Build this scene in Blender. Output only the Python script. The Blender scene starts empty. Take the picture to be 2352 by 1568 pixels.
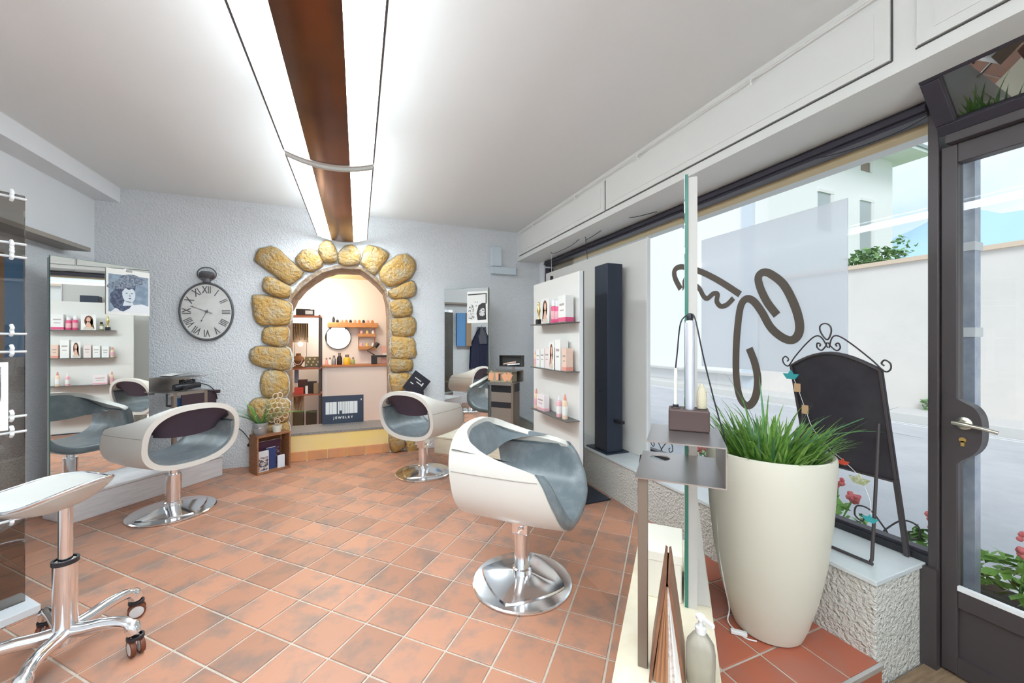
import bpy, math, random
from mathutils import Vector, Matrix
R = random.Random(7)
PI = math.pi
scene = bpy.context.scene
COL = scene.collection
# ------------------------------------------------------------------ camera
F_PX, YAW, CAM_H, HOR = 883.0, math.radians(21.8), 1.225, 782.0
cam_d = bpy.data.cameras.new('camera'); cam = bpy.data.objects.new('camera', cam_d); COL.objects.link(cam)
cam.location = (0, 0, CAM_H); cam.rotation_euler = (PI/2, 0, -YAW)
cam_d.sensor_width = 36; cam_d.lens = F_PX/2352*36; cam_d.clip_start = .02; cam_d.clip_end = 3000
cam_d.shift_y = -2/2352
scene.camera = cam
# ------------------------------------------------------------------ world, sun, exposure
w = bpy.data.worlds.new('world'); scene.world = w; w.use_nodes = True
nt = w.node_tree; nt.nodes.clear()
wo = nt.nodes.new('ShaderNodeOutputWorld'); bg = nt.nodes.new('ShaderNodeBackground')
tc = nt.nodes.new('ShaderNodeTexCoord'); nz = nt.nodes.new('ShaderNodeTexNoise'); cr = nt.nodes.new('ShaderNodeValToRGB')
nz.inputs['Scale'].default_value = 3.2; nz.inputs['Detail'].default_value = 5
cr.color_ramp.elements[0].position = .36; cr.color_ramp.elements[0].color = (.66, .83, .96, 1)
cr.color_ramp.elements[1].position = .62; cr.color_ramp.elements[1].color = (.93, .97, 1, 1)
bg.inputs['Strength'].default_value = 0.44
nt.links.new(tc.outputs['Generated'], nz.inputs['Vector']); nt.links.new(nz.outputs['Fac'], cr.inputs['Fac'])
nt.links.new(cr.outputs['Color'], bg.inputs['Color']); nt.links.new(bg.outputs['Background'], wo.inputs['Surface'])
sd = bpy.data.lights.new('sun', 'SUN'); sd.energy = .75; sd.angle = math.radians(25); sd.color = (1, .98, .95)
sun = bpy.data.objects.new('sun', sd); COL.objects.link(sun)
sun.rotation_euler = Vector((.55, .6, -.75)).to_track_quat('-Z', 'Y').to_euler()
vs = scene.view_settings
vs.view_transform = 'Standard'; vs.look = 'None'; vs.gamma = 1; vs.use_curve_mapping = False
vs.exposure = 1.42
LAMP_E = 9.5
# ------------------------------------------------------------------ picture geometry helpers (pixel -> point on a real plane)
S_, C_ = math.sin(YAW), math.cos(YAW)
def ray(px, py):
    dx = (px-1176)/F_PX; return (dx*C_+S_, -dx*S_+C_, -(py-HOR)/F_PX)
def gz(px, py, z=0): r = ray(px, py); t = (z-CAM_H)/r[2]; return Vector((r[0]*t, r[1]*t, z))
def gx(px, py, x): r = ray(px, py); t = x/r[0]; return Vector((x, r[1]*t, CAM_H+r[2]*t))
def gy(px, py, y): r = ray(px, py); t = y/r[1]; return Vector((r[0]*t, y, CAM_H+r[2]*t))
# ------------------------------------------------------------------ materials
MATS = {}
def mat(name, col, rough=.5, metal=0., bump=None, var=None, objvar=0., emit=None, spec=.5, coat=0., trans=0., aniso=None):
    """bump=(scale,strength[,distance]); var=(scale, colour2, lo, hi) noise-mixed second colour; objvar = per-object value jitter"""
    if name in MATS: return MATS[name]
    m = bpy.data.materials.new(name); m.use_nodes = True; t = m.node_tree; b = t.nodes['Principled BSDF']
    b.inputs['Base Color'].default_value = (*col, 1); b.inputs['Roughness'].default_value = rough
    b.inputs['Metallic'].default_value = metal; b.inputs['Specular IOR Level'].default_value = spec
    b.inputs['Coat Weight'].default_value = coat; b.inputs['Transmission Weight'].default_value = trans
    out = None
    if var or bump:
        g = t.nodes.new('ShaderNodeNewGeometry')
    if var:
        n = t.nodes.new('ShaderNodeTexNoise'); n.inputs['Scale'].default_value = var[0]; n.inputs['Detail'].default_value = 6
        n.inputs['Roughness'].default_value = .6
        src = g.outputs['Position']
        if aniso:
            mp = t.nodes.new('ShaderNodeMapping'); mp.inputs['Scale'].default_value = aniso; t.links.new(src, mp.inputs['Vector']); src = mp.outputs['Vector']
        t.links.new(src, n.inputs['Vector'])
        r = t.nodes.new('ShaderNodeValToRGB'); r.color_ramp.elements[0].position = var[2]; r.color_ramp.elements[1].position = var[3]
        r.color_ramp.elements[0].color = (*col, 1); r.color_ramp.elements[1].color = (*var[1], 1)
        t.links.new(n.outputs['Fac'], r.inputs['Fac']); out = r.outputs['Color']
    if objvar:
        oi = t.nodes.new('ShaderNodeObjectInfo'); mr = t.nodes.new('ShaderNodeMapRange')
        mr.inputs['To Min'].default_value = 1-objvar; mr.inputs['To Max'].default_value = 1+objvar
        t.links.new(oi.outputs['Random'], mr.inputs['Value'])
        hs = t.nodes.new('ShaderNodeHueSaturation')
        if out: t.links.new(out, hs.inputs['Color'])
        else: hs.inputs['Color'].default_value = (*col, 1)
        t.links.new(mr.outputs['Result'], hs.inputs['Value']); out = hs.outputs['Color']
    if out: t.links.new(out, b.inputs['Base Color'])
    if bump:
        n2 = t.nodes.new('ShaderNodeTexNoise'); n2.inputs['Scale'].default_value = bump[0]; n2.inputs['Detail'].default_value = 4
        t.links.new(g.outputs['Position'], n2.inputs['Vector'])
        bp = t.nodes.new('ShaderNodeBump'); bp.inputs['Strength'].default_value = bump[1]
        bp.inputs['Distance'].default_value = bump[2] if len(bump) > 2 else .01
        t.links.new(n2.outputs['Fac'], bp.inputs['Height']); t.links.new(bp.outputs['Normal'], b.inputs['Normal'])
    if emit:
        b.inputs['Emission Color'].default_value = (*emit[0], 1); b.inputs['Emission Strength'].default_value = emit[1]
    MATS[name] = m; return m
def glassmat(name, tint, refl=.06, rough=0., diffuse=0., dcol=(1, 1, 1)):
    if name in MATS: return MATS[name]
    m = bpy.data.materials.new(name); m.use_nodes = True; t = m.node_tree; t.nodes.clear()
    o = t.nodes.new('ShaderNodeOutputMaterial'); tr = t.nodes.new('ShaderNodeBsdfTransparent'); tr.inputs['Color'].default_value = (*tint, 1)
    gl = t.nodes.new('ShaderNodeBsdfGlossy'); gl.inputs['Roughness'].default_value = rough
    fr = t.nodes.new('ShaderNodeLayerWeight'); fr.inputs['Blend'].default_value = refl*3
    mx = t.nodes.new('ShaderNodeMixShader'); mul = t.nodes.new('ShaderNodeMath'); mul.operation = 'MULTIPLY_ADD'
    mul.inputs[1].default_value = .8; mul.inputs[2].default_value = refl*.4; mul.use_clamp = True
    t.links.new(fr.outputs['Fresnel'], mul.inputs[0]); t.links.new(mul.outputs[0], mx.inputs[0])
    last = tr.outputs[0]
    if diffuse:
        d = t.nodes.new('ShaderNodeBsdfTranslucent'); d.inputs['Color'].default_value = (*dcol, 1)
        d2 = t.nodes.new('ShaderNodeBsdfDiffuse'); d2.inputs['Color'].default_value = (*dcol, 1)
        a = t.nodes.new('ShaderNodeMixShader'); a.inputs[0].default_value = .25; t.links.new(d.outputs[0], a.inputs[1]); t.links.new(d2.outputs[0], a.inputs[2])
        b = t.nodes.new('ShaderNodeMixShader'); b.inputs[0].default_value = diffuse; t.links.new(last, b.inputs[1]); t.links.new(a.outputs[0], b.inputs[2]); last = b.outputs[0]
    t.links.new(last, mx.inputs[1]); t.links.new(gl.outputs[0], mx.inputs[2]); t.links.new(mx.outputs[0], o.inputs[0])
    MATS[name] = m; return m
plaster = mat('plaster_smooth', (.80, .815, .84), .85)
plaster_rough = mat('plaster_rough', (.80, .82, .85), .9, bump=(78, .8, .02))
plaster_cream = mat('plaster_cream', (.80, .78, .72), .9, bump=(70, 1.0, .03))
ceil_m = mat('ceiling_paint', (.83, .84, .845), .9)
tile_m = mat('terracotta', (.48, .235, .15), .46, var=(6.5, (.30, .195, .155), .47, .66), objvar=.16, bump=(30, .12, .004))
tile_red = mat('terracotta_red', (.44, .125, .07), .42, var=(6, (.38, .16, .12), .45, .75), objvar=.10, bump=(30, .1, .004))
tile_or = mat('terracotta_orange', (.66, .29, .12), .4, var=(6, (.5, .26, .16), .45, .75), objvar=.12)
grout_m = mat('grout', (.60, .52, .44), .9, var=(20, (.50, .42, .36), .4, .7))
white_leather = mat('white_leather', (.70, .67, .62), .42, bump=(120, .08, .003))
grey_leather = mat('grey_leather', (.16, .19, .21), .32, var=(14, (.24, .27, .285), .45, .75), bump=(45, .22, .005))
dark_leather = mat('dark_leather', (.045, .035, .06), .5, bump=(120, .08, .003))
chrome = mat('chrome', (.88, .90, .93), .13, 1)
steel = mat('brushed_steel', (.50, .47, .46), .33, 1)
bronze = mat('bronze_metal', (.25, .195, .155), .45, .35)
copper = mat('brown_metal', (.23, .10, .055), .22, .85, var=(2.2, (.13, .065, .05), .4, .7))
mirror_m = mat('mirror', (.93, .955, .95), .0, 1)
green_glass = mat('glass_edge', (.04, .19, .14), .35)
board_m = mat('mirror_backing', (.56, .54, .51), .6)
plinth_m = mat('limed_wood', (.76, .74, .75), .5, var=(7, (.66, .63, .65), .4, .7), aniso=(1, 1, 9))
plinth_c = mat('cream_wood', (.84, .76, .60), .5, var=(9, (.76, .67, .50), .4, .7), aniso=(1, 1, 9))
stone_m = mat('ochre_stone', (.56, .34, .11), .88, var=(11, (.50, .41, .27), .44, .66), objvar=.14, bump=(34, 1.0, .035))
mortar_m = mat('mortar', (.60, .59, .56), .95, bump=(45, .8, .02))
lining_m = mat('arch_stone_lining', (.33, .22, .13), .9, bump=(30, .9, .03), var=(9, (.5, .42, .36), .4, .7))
black = mat('black_plastic', (.02, .02, .025), .4)
blackmetal = mat('blue_black_metal', (.035, .045, .07), .38, .3)
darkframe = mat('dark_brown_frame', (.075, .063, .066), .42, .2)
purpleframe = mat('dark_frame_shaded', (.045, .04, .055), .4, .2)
wood_m = mat('old_crate_wood', (.33, .14, .06), .7, var=(16, (.18, .075, .035), .4, .7), aniso=(1, 1, 6))
orange_wood = mat('orange_wood', (.60, .29, .11), .55, var=(12, (.46, .2, .07), .4, .7), aniso=(1, 6, 6))
white_p = mat('white_plastic', (.85, .86, .87), .4)
white_card = mat('white_card', (.87, .86, .83), .6)
cream_p = mat('cream_plastic', (.85, .66, .45), .4)
pink_p = mat('pink_plastic', (.78, .10, .24), .35)
lpink_p = mat('light_pink_plastic', (.85, .45, .50), .4)
coral_p = mat('coral_plastic', (.85, .35, .28), .4)
marble = mat('marble_sill', (.70, .735, .75), .25, var=(5, (.62, .67, .69), .4, .7))
yellow_m = mat('yellow_plaster', (.84, .62, .22), .8, var=(3, (.78, .60, .30), .4, .7))
granite = mat('granite', (.30, .28, .27), .5, var=(140, (.10, .10, .10), .45, .6))
pot_m = mat('planter_plastic', (.72, .685, .58), .45)
leaf_m = mat('leaf_green', (.13, .30, .05), .45, var=(30, (.26, .48, .10), .4, .6), objvar=.25)
leaf_b = mat('leaf_bluegreen', (.14, .32, .15), .5, objvar=.2)
leaf_l = mat('leaf_light', (.22, .44, .08), .55, objvar=.2)
glass_clear = glassmat('window_glass', (.97, .985, .99), .045)
glass_smoke = glassmat('smoked_glass', (.60, .57, .54), .09)
glass_acr = glassmat('acrylic', (.86, .90, .92), .12)
film_m = glassmat('frosted_film', (.95, .97, 1), .03, .3, .55, (.97, .98, 1))
def lampmat(name, col, e):
    if name in MATS: return MATS[name]
    m = mat(name, (.9, .9, .9), .5, emit=(col, e)); return m
tube_m = lampmat('fluorescent_diffuser', (.84, .95, 1.0), LAMP_E)
# ------------------------------------------------------------------ mesh builder
class MB:
    def __init__(s): s.v = []; s.f = []
    def add(s, vs_, fs):
        k = len(s.v); s.v += [tuple(p) for p in vs_]; s.f += [tuple(i+k for i in q) for q in fs]; return s
    def box(s, x0, x1, y0, y1, z0, z1):
        return s.add([(x0,y0,z0),(x1,y0,z0),(x1,y1,z0),(x0,y1,z0),(x0,y0,z1),(x1,y0,z1),(x1,y1,z1),(x0,y1,z1)],
                     [(3,2,1,0),(4,5,6,7),(0,1,5,4),(1,2,6,5),(2,3,7,6),(3,0,4,7)])
    def prism(s, poly, vec):
        n = len(poly); vec = Vector(vec); a = [Vector(p) for p in poly]
        return s.add(a+[p+vec for p in a], [tuple(range(n-1, -1, -1)), tuple(range(n, 2*n))]+[(i, (i+1) % n, (i+1) % n+n, i+n) for i in range(n)])
    def grid(s, rows, cu=False, cv=False):
        nu, nv = len(rows), len(rows[0]); fs = []
        for i in range(nu if cu else nu-1):
            for j in range(nv if cv else nv-1):
                a, b = (i+1) % nu, (j+1) % nv
                fs.append((i*nv+j, a*nv+j, a*nv+b, i*nv+b))
        return s.add([p for r in rows for p in r], fs)
    def lathe(s, prof, n=32, c=(0, 0, 0), cap=True):
        rows = [[(c[0]+r*math.cos(2*PI*k/n), c[1]+r*math.sin(2*PI*k/n), c[2]+z) for k in range(n)] for r, z in prof]
        k = len(s.v); s.grid([list(r) for r in rows][::-1], cv=True)
        if cap:
            m = len(prof); s.f.append(tuple(k+i for i in range(n))); s.f.append(tuple(k+(m-1)*n+i for i in range(n))[::-1])
        return s
    def tube(s, pts, r, n=8, closed=False, cap=True):
        pts = [Vector(p) for p in pts]; m = len(pts); rows = []
        prev = None
        for i, p in enumerate(pts):
            a = pts[(i-1) % m] if (closed or i) else p; b = pts[(i+1) % m] if (closed or i < m-1) else p
            t = (b-a).normalized()
            if prev is None:
                up = Vector((0, 0, 1)) if abs(t.z) < .9 else Vector((1, 0, 0)); nrm = t.cross(up).normalized()
            else:
                nrm = (prev-t*prev.dot(t)).normalized()
            prev = nrm; bi = t.cross(nrm); rr = r[i] if isinstance(r, (list, tuple)) else r
            rows.append([p+(nrm*math.cos(2*PI*k/n)+bi*math.sin(2*PI*k/n))*rr for k in range(n)])
        k = len(s.v); s.grid(rows, cu=closed, cv=True)
        if cap and not closed:
            s.f.append(tuple(k+i for i in range(n))); s.f.append(tuple(k+(m-1)*n+i for i in range(n))[::-1])
        return s
    def sphere(s, c, r, n=12, m=8, sc=(1, 1, 1)):
        prof = [(math.sin(PI*(i+.02)/(m+.04)*1.0), -math.cos(PI*(i+.02)/(m+.04))) for i in range(m+1)]
        rows = [[(c[0]+r*sc[0]*a*math.cos(2*PI*k/n), c[1]+r*sc[1]*a*math.sin(2*PI*k/n), c[2]+r*sc[2]*b) for k in range(n)] for a, b in prof]
        return s.grid(rows[::-1], cv=True)
    def build(s, name, m, parent=None, smooth=None, bev=0, world=False):
        me = bpy.data.meshes.new(name)
        vv = s.v
        if world and parent is not None:
            inv = (Matrix.Translation(parent.location) @ parent.rotation_euler.to_matrix().to_4x4()).inverted()
            vv = [inv @ Vector(p) for p in vv]
        me.from_pydata([tuple(p) for p in vv], [], s.f); me.update()
        if smooth is not None:
            me.polygons.foreach_set('use_smooth', [True]*len(me.polygons)); me.set_sharp_from_angle(angle=math.radians(smooth))
        if m: me.materials.append(m)
        o = bpy.data.objects.new(name, me); COL.objects.link(o)
        if parent is not None: o.parent = parent
        if bev:
            b = o.modifiers.new('bevel', 'BEVEL'); b.width = bev; b.segments = 2; b.limit_method = 'ANGLE'
        return o
def tag(o, label=None, cat=None, group=None, kind=None):
    if label: o['label'] = label
    if cat: o['category'] = cat
    if group: o['group'] = group
    if kind: o['kind'] = kind
    return o
def thing(name, label, cat, loc=(0, 0, 0), rz=0, group=None):
    o = bpy.data.objects.new(name, None); COL.objects.link(o); o.location = loc; o.rotation_euler = (0, 0, rz)
    o.empty_display_size = .05
    return tag(o, label, cat, group)
def struct(o): o['kind'] = 'structure'; return o
def bx(x0, x1, y0, y1, z0, z1): return MB().box(x0, x1, y0, y1, z0, z1)
def text(name, body, size, m, parent, loc, rot, ext=.0008, align='CENTER', sx=1):
    cu = bpy.data.curves.new(name, 'FONT'); cu.body = body; cu.size = size; cu.extrude = ext; cu.align_x = align; cu.align_y = 'CENTER'; cu.resolution_u = 3; cu.offset = .0012
    o = bpy.data.objects.new(name+'_tmp', cu); COL.objects.link(o)
    me = bpy.data.meshes.new_from_object(o.evaluated_get(bpy.context.evaluated_depsgraph_get()))
    bpy.data.objects.remove(o); me.materials.clear(); me.materials.append(m)
    q = bpy.data.objects.new(name, me); COL.objects.link(q); q.parent = parent; q.location = loc; q.rotation_euler = rot; q.scale = (sx, 1, 1)
    return q
def clip(poly, a, b, c):   # keep a*x+b*y <= c
    out = []
    for i, p in enumerate(poly):
        q = poly[(i+1) % len(poly)]; dp, dq = a*p[0]+b*p[1]-c, a*q[0]+b*q[1]-c
        if dp <= 0: out.append(p)
        if dp*dq < 0: t = dp/(dp-dq); out.append((p[0]+(q[0]-p[0])*t, p[1]+(q[1]-p[1])*t))
    return out
def area(p): return abs(sum(p[i][0]*p[(i+1) % len(p)][1]-p[(i+1) % len(p)][0]*p[i][1] for i in range(len(p))))/2
def smoothpath(pts, n=6):   # Catmull-Rom
    P = [Vector(p) for p in pts]; P = [P[0]]+P+[P[-1]]; out = []
    for i in range(1, len(P)-2):
        a, b, c, d = P[i-1:i+3]
        for k in range(n):
            t = k/n; out.append(.5*((2*b)+(c-a)*t+(2*a-5*b+4*c-d)*t*t+(3*b-a-3*c+d)*t**3))
    out.append(P[-2]); return out
# ================================================================== STRUCTURE
XL, XR, XW, YB, YF, ZC = -2.12, 1.84, 2.20, 4.43, -2.7, 2.57
LX0, LY0, LY1 = 1.10, -.45, .838          # sunken entrance landing
# floor -------------------------------------------------------------
fm = MB()
for a in ((XL, LX0, YF, YB), (LX0, XR, LY1, YB), (LX0, XR, YF, LY0)): fm.box(a[0], a[1], a[2], a[3], -.14, -.004)
floor = struct(fm.build('floor', grout_m))
th = math.radians(21.9)
def tile_mesh(poly, name='tile'):
    b = MB(); n = len(poly); cx = sum(p[0] for p in poly)/n; cy = sum(p[1] for p in poly)/n
    def sh(d): return [(p[0]-(p[0]-cx)/max(math.hypot(p[0]-cx, p[1]-cy), 1e-4)*d, p[1]-(p[1]-cy)/max(math.hypot(p[0]-cx, p[1]-cy), 1e-4)*d) for p in poly]
    b.v = [(p[0], p[1], -.0038) for p in poly]+[(p[0], p[1], -.0015) for p in poly]+[(*p, 0) for p in sh(.003)]
    for L in (0, 1):
        b.f += [(L*n+i, L*n+(i+1) % n, L*n+n+(i+1) % n, L*n+n+i) for i in range(n)]
    b.f.append(tuple(range(2*n, 3*n))); return b
TS, G = .2, .0045
i_dir = Vector((math.cos(th), -math.sin(th))); j_dir = Vector((math.sin(th), math.cos(th)))
def cam2w(x, y): return (x*C_+y*S_, -x*S_+y*C_)
rects = [(XL, LX0, YF, YB), (LX0, XR, LY1, YB), (LX0, XR, YF, LY0)]
tiles = []
def emit_tile(quad, m, halves):
    for r in rects:
        p = [tuple(q) for q in quad]
        for h in ((-1, 0, -r[0]), (1, 0, r[1]), (0, -1, -r[2]), (0, 1, r[3]))+halves:
            p = clip(p, *h)
            if len(p) < 3: break
        if len(p) >= 3 and area(p) > .0003: tiles.append((p, m))
SPL = .20
for i in range(-40, 40):
    for j in range(-40, 40):
        o = Vector((-.0776, 1.4456))+i_dir*(i*TS)+j_dir*(j*TS)
        q = [cam2w(*(o+i_dir*(a)+j_dir*(b))) for a, b in ((G, G), (TS-G, G), (TS-G, TS-G), (G, TS-G))]
        if q[0][1] > -3.2 and q[0][1] < 4.8: emit_tile(q, tile_m, ((1, -1, SPL-.006),))
for i in range(-6, 12):
    for j in range(-8, 8):
        x, y = 1.46+(i-4)*TS, 1.037+(j)*TS
        q = [(x+G, y+G), (x+TS-G, y+G), (x+TS-G, y+TS-G), (x+G, y+TS-G)]
        if y > .4: emit_tile(q, tile_red, ((-1, 1, -SPL-.006), (-1, 0, -LX0), (0, -1, -LY1)))
def tkey(t):
    cx = sum(p[0] for p in t[0])/len(t[0]); cy = sum(p[1] for p in t[0])/len(t[0]); d = cx*S_+cy*C_; x = cx*C_-cy*S_
    if d < .9 or abs(x/d) > 1.38: return 99+math.hypot(cx, cy)
    return d
tiles.sort(key=tkey)
shared = {}
rest = MB()
for k, (p, m) in enumerate(tiles):
    if k < 300:
        cx = sum(q[0] for q in p)/len(p); cy = sum(q[1] for q in p)/len(p); loc = [(q[0]-cx, q[1]-cy) for q in p]
        full = len(p) == 4 and abs(area(p)-(TS-2*G)**2) < 1e-5
        if full and m.name in shared:
            o = bpy.data.objects.new('tile', shared[m.name]); COL.objects.link(o); o.parent = floor
        else:
            o = tile_mesh(loc).build('tile', m, floor)
            if full: shared[m.name] = o.data
        o.location = (cx, cy, R.uniform(-.0006, .0006))
    else:
        b = tile_mesh(p); rest.add(b.v, b.f)
tag(rest.build('outer_tiles', tile_m, floor), kind='stuff')
# landing by the door
ln = struct(bx(LX0, 2.62, LY0, LY1, -.17, -.10).build('floor_landing', mat('brown_mat', (.30, .20, .12), .8, var=(10, (.20, .13, .08), .4, .65), aniso=(1, 8, 1))))
es = bx(LX0, XR-.002, LY1-.014, LY1-.001, -.014, .004).build('trim_1', mat('aluminium_strip', (.8, .82, .84), .3, .8)); struct(es)
rs = struct(bx(LX0, XR-.002, LY1-.008, LY1-.0005, -.10, -.014).build('step_riser', tile_red))
# ceiling, walls ------------------------------------------------------
struct(bx(XL-.2, 2.62, YF-.2, YB+.0, ZC, ZC+.15).build('ceiling', ceil_m))
# back wall with arch
AX0, AX1 = -.68, .325
arch_px = [(897, 720), (893, 692), (884, 667), (869, 645), (850, 628), (828, 617), (800, 612), (772, 614), (740, 623), (713, 637), (690, 656), (672, 682), (660, 712)]
arch = [gy(px, py, YB) for px, py in arch_px]; arch[0].x = AX1; arch[-1].x = AX0
poly = [(XL-.2, YB, -.1), (AX0, YB, -.1)]+[tuple(p) for p in arch[::-1]]+[(AX1, YB, -.1), (2.62, YB, -.1), (2.62, YB, ZC+.15), (XL-.2, YB, ZC+.15)]
wall_back = struct(MB().prism(poly[::-1], (0, .38, 0)).build('wall_back', plaster_rough))
# arch lining of rough stone
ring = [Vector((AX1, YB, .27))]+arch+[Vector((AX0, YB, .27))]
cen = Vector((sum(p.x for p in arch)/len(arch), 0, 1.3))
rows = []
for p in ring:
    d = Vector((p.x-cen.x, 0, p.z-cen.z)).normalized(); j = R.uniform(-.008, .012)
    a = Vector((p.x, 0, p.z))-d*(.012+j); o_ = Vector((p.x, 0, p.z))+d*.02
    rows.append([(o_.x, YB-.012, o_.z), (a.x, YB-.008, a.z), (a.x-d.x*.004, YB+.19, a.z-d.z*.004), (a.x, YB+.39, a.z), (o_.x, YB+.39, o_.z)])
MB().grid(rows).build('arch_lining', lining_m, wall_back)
# stones of the arch, traced in the wall's plane
Z4 = lambda pts, dy=0: [(550+x/5.227, 530+(y+dy)/5.227) for x, y in pts]
stones = [Z4(p) for p in (
 [(190,340),(250,230),(390,195),(500,240),(560,310),(740,470),(760,510),(700,590),(640,640),(560,630),(400,520),(230,390)],
 [(290,620),(330,560),(420,570),(560,640),(620,680),(610,780),(540,810),(400,780),(300,720)],
 [(165,830),(200,770),(400,790),(560,850),(615,900),(600,1110),(480,1130),(280,1130),(200,1080),(170,950)],
 [(310,1170),(440,1150),(570,1155),(590,1270),(550,1390),(420,1380),(290,1340),(280,1260)],
 [(130,1480),(200,1390),(350,1385),(480,1390),(600,1420),(600,1651),(400,1651),(230,1621),(150,1560)],
 [(680,330),(760,240),(850,225),(920,240),(1000,340),(990,420),(880,490),(790,480),(700,400)],
 [(950,230),(1000,140),(1080,120),(1140,190),(1180,300),(1160,380),(1020,390),(980,320)],
 [(1190,280),(1270,190),(1360,180),(1440,250),(1450,330),(1420,410),(1300,425),(1200,390)],
 [(1460,360),(1520,200),(1600,185),(1760,250),(1780,320),(1700,430),(1620,530),(1540,480),(1480,420)],
 [(1670,510),(1790,370),(1900,300),(2000,290),(2090,360),(2110,460),(2050,560),(1830,670),(1740,630)],
 [(1790,730),(1900,670),(2050,605),(2110,640),(2115,740),(2050,800),(1850,815)],
 [(1810,870),(1900,825),(2030,830),(2070,930),(2040,1020),(1850,1035)],
 [(1820,1070),(1940,1045),(2050,1030),(2120,1110),(2080,1250),(1850,1260)],
 [(1830,1290),(1900,1265),(2080,1290),(2110,1410),(2100,1520),(1840,1530)])]
stones += [Z4(p, 1411) for p in (
 [(255,420),(300,290),(400,255),(550,290),(590,420),(560,560),(400,585),(290,560)],
 [(120,690),(200,600),(380,595),(560,600),(600,720),(570,860),(380,885),(200,860),(130,800)],
 [(190,895),(400,900),(580,880),(600,1000),(590,1090),(380,1120),(200,1100)],
 [(1815,130),(1950,128),(2070,135),(2060,260),(1950,275),(1825,275)],
 [(1805,320),(1900,290),(2060,310),(2075,420),(1960,500),(1840,520)],
 [(1800,560),(1900,540),(2050,560),(2060,740),(1950,790),(1810,780)],
 [(1800,820),(1900,800),(2010,830),(2010,960),(1810,960)],
 [(1795,990),(1900,985),(1960,1030),(1990,1150),(1900,1230),(1815,1210)],
 [(2000,1120),(2060,1105),(2125,1130),(2130,1250),(2060,1265),(2010,1250)])]
for st in stones:
    pts = [gy(px, py, YB) for px, py in st]
    dense = []
    n = len(pts)
    for i in range(n):
        a, b, c, d = pts[i-1], pts[i], pts[(i+1) % n], pts[(i+2) % n]
        for t in (0, .5): dense.append(.5*((2*b)+(c-a)*t+(2*a-5*b+4*c-d)*t*t+(3*b-a-3*c+d)*t**3))
    cx = sum((p for p in dense), Vector())/len(dense); dep = R.uniform(.055, .085)
    dense = [cx+(p-cx)*(1+R.uniform(-.03, .03)) for p in dense]
    def rg(sc, dy, j=0): return [cx+(p-cx)*(sc+R.uniform(-j, j))+Vector((0, -dy, 0)) for p in dense]
    b = MB(); n = len(dense)
    b.grid([rg(1.02, -.02), rg(1.03, .012), rg(.985, dep*.55, .015), rg(.87, dep*.88, .02), rg(.55, dep*1.02, .03)], cv=True)
    k = len(b.v); b.v.append(tuple(cx+Vector((0, -dep*1.04, 0)))); b.f += [(k-n+i, k, k-n+(i+1) % n) for i in range(n)]
    b.f = [q[::-1] for q in b.f]
    b.build('stone', stone_m, wall_back, smooth=50)
    MB().grid([rg(1.07, -.01), rg(1.10, .006, .02), rg(1.04, .018, .02)], cv=True).build('mortar_bed', mortar_m, wall_back, smooth=60)
# other walls
struct(bx(XL-.2, XL, YF-.2, YB, -.1, 1.93).build('wall_left', plaster_rough))
struct(bx(XL-.2, XL, YF-.2, YB, 1.93, ZC).build('wall_left_upper', plaster))
struct(bx(XL, -1.95, YF, YB, 2.44, ZC+.02).build('trim_2', plaster))
struct(bx(XL-.2, 2.62, YF-.2, YF, -.1, ZC).build('wall_front', plaster))
# right side: shutter-box fascia, sill wall, window, door
fascia = struct(bx(XR, 2.62, YF, YB, 2.21, ZC+.02).build('trim_3', mat('fascia_paint', (.80, .80, .775), .6)))
fp = mat('fascia_panel', (.785, .785, .76), .55)
gapm = mat('gap_dark', (.07, .07, .07), .8)
for (a, b_) in ((.80, 2.57), (2.585, 4.35), (-.95, .735), (-2.6, -1.0)):
    bx(XR-.005, XR+.001, a, b_, 2.258, 2.262).build('panel_gap', gapm, fascia)
    bx(XR-.010, XR+.001, a+.004, b_-.004, 2.265, 2.505).build('panel', fp, fascia, bev=.002)
    bx(XR-.0135, XR-.009, a+.05, b_-.05, 2.30, 2.47).build('raised_field', fp, fascia)
bx(XR-.004, XR+.001, .798, .802, 2.26, 2.51).build('panel_gap', gapm, fascia)
bx(XR-.004, XR+.001, 2.575, 2.580, 2.26, 2.51).build('panel_gap', gapm, fascia)
rail = MB().tube([(XR-.03, .2, 2.525), (XR-.03, 4.35, 2.525)], .004, 6).build('picture_rail', fp, fascia)
for yy in (1.33, 2.17, 3.0, 3.9):
    MB().tube(smoothpath([(XR-.002, yy, 2.535), (XR-.03, yy, 2.532), (XR-.036, yy, 2.51), (XR-.03, yy, 2.495), (XR-.022, yy, 2.50)], 4), .004, 6).build('rail_hook', white_p, fascia)
sillw = struct(bx(XR, 2.30, LY1+.012, YB, -.14, .288).build('wall_right', plaster_cream, bev=.006))
struct(bx(XR-.012, 2.28, LY1+.004, YB, .288, .308).build('sill', marble, bev=.003))
struct(bx(XR, 2.30, YF, LY0-.06, -.14, .288).build('wall_right_rear', plaster_rough))
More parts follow.
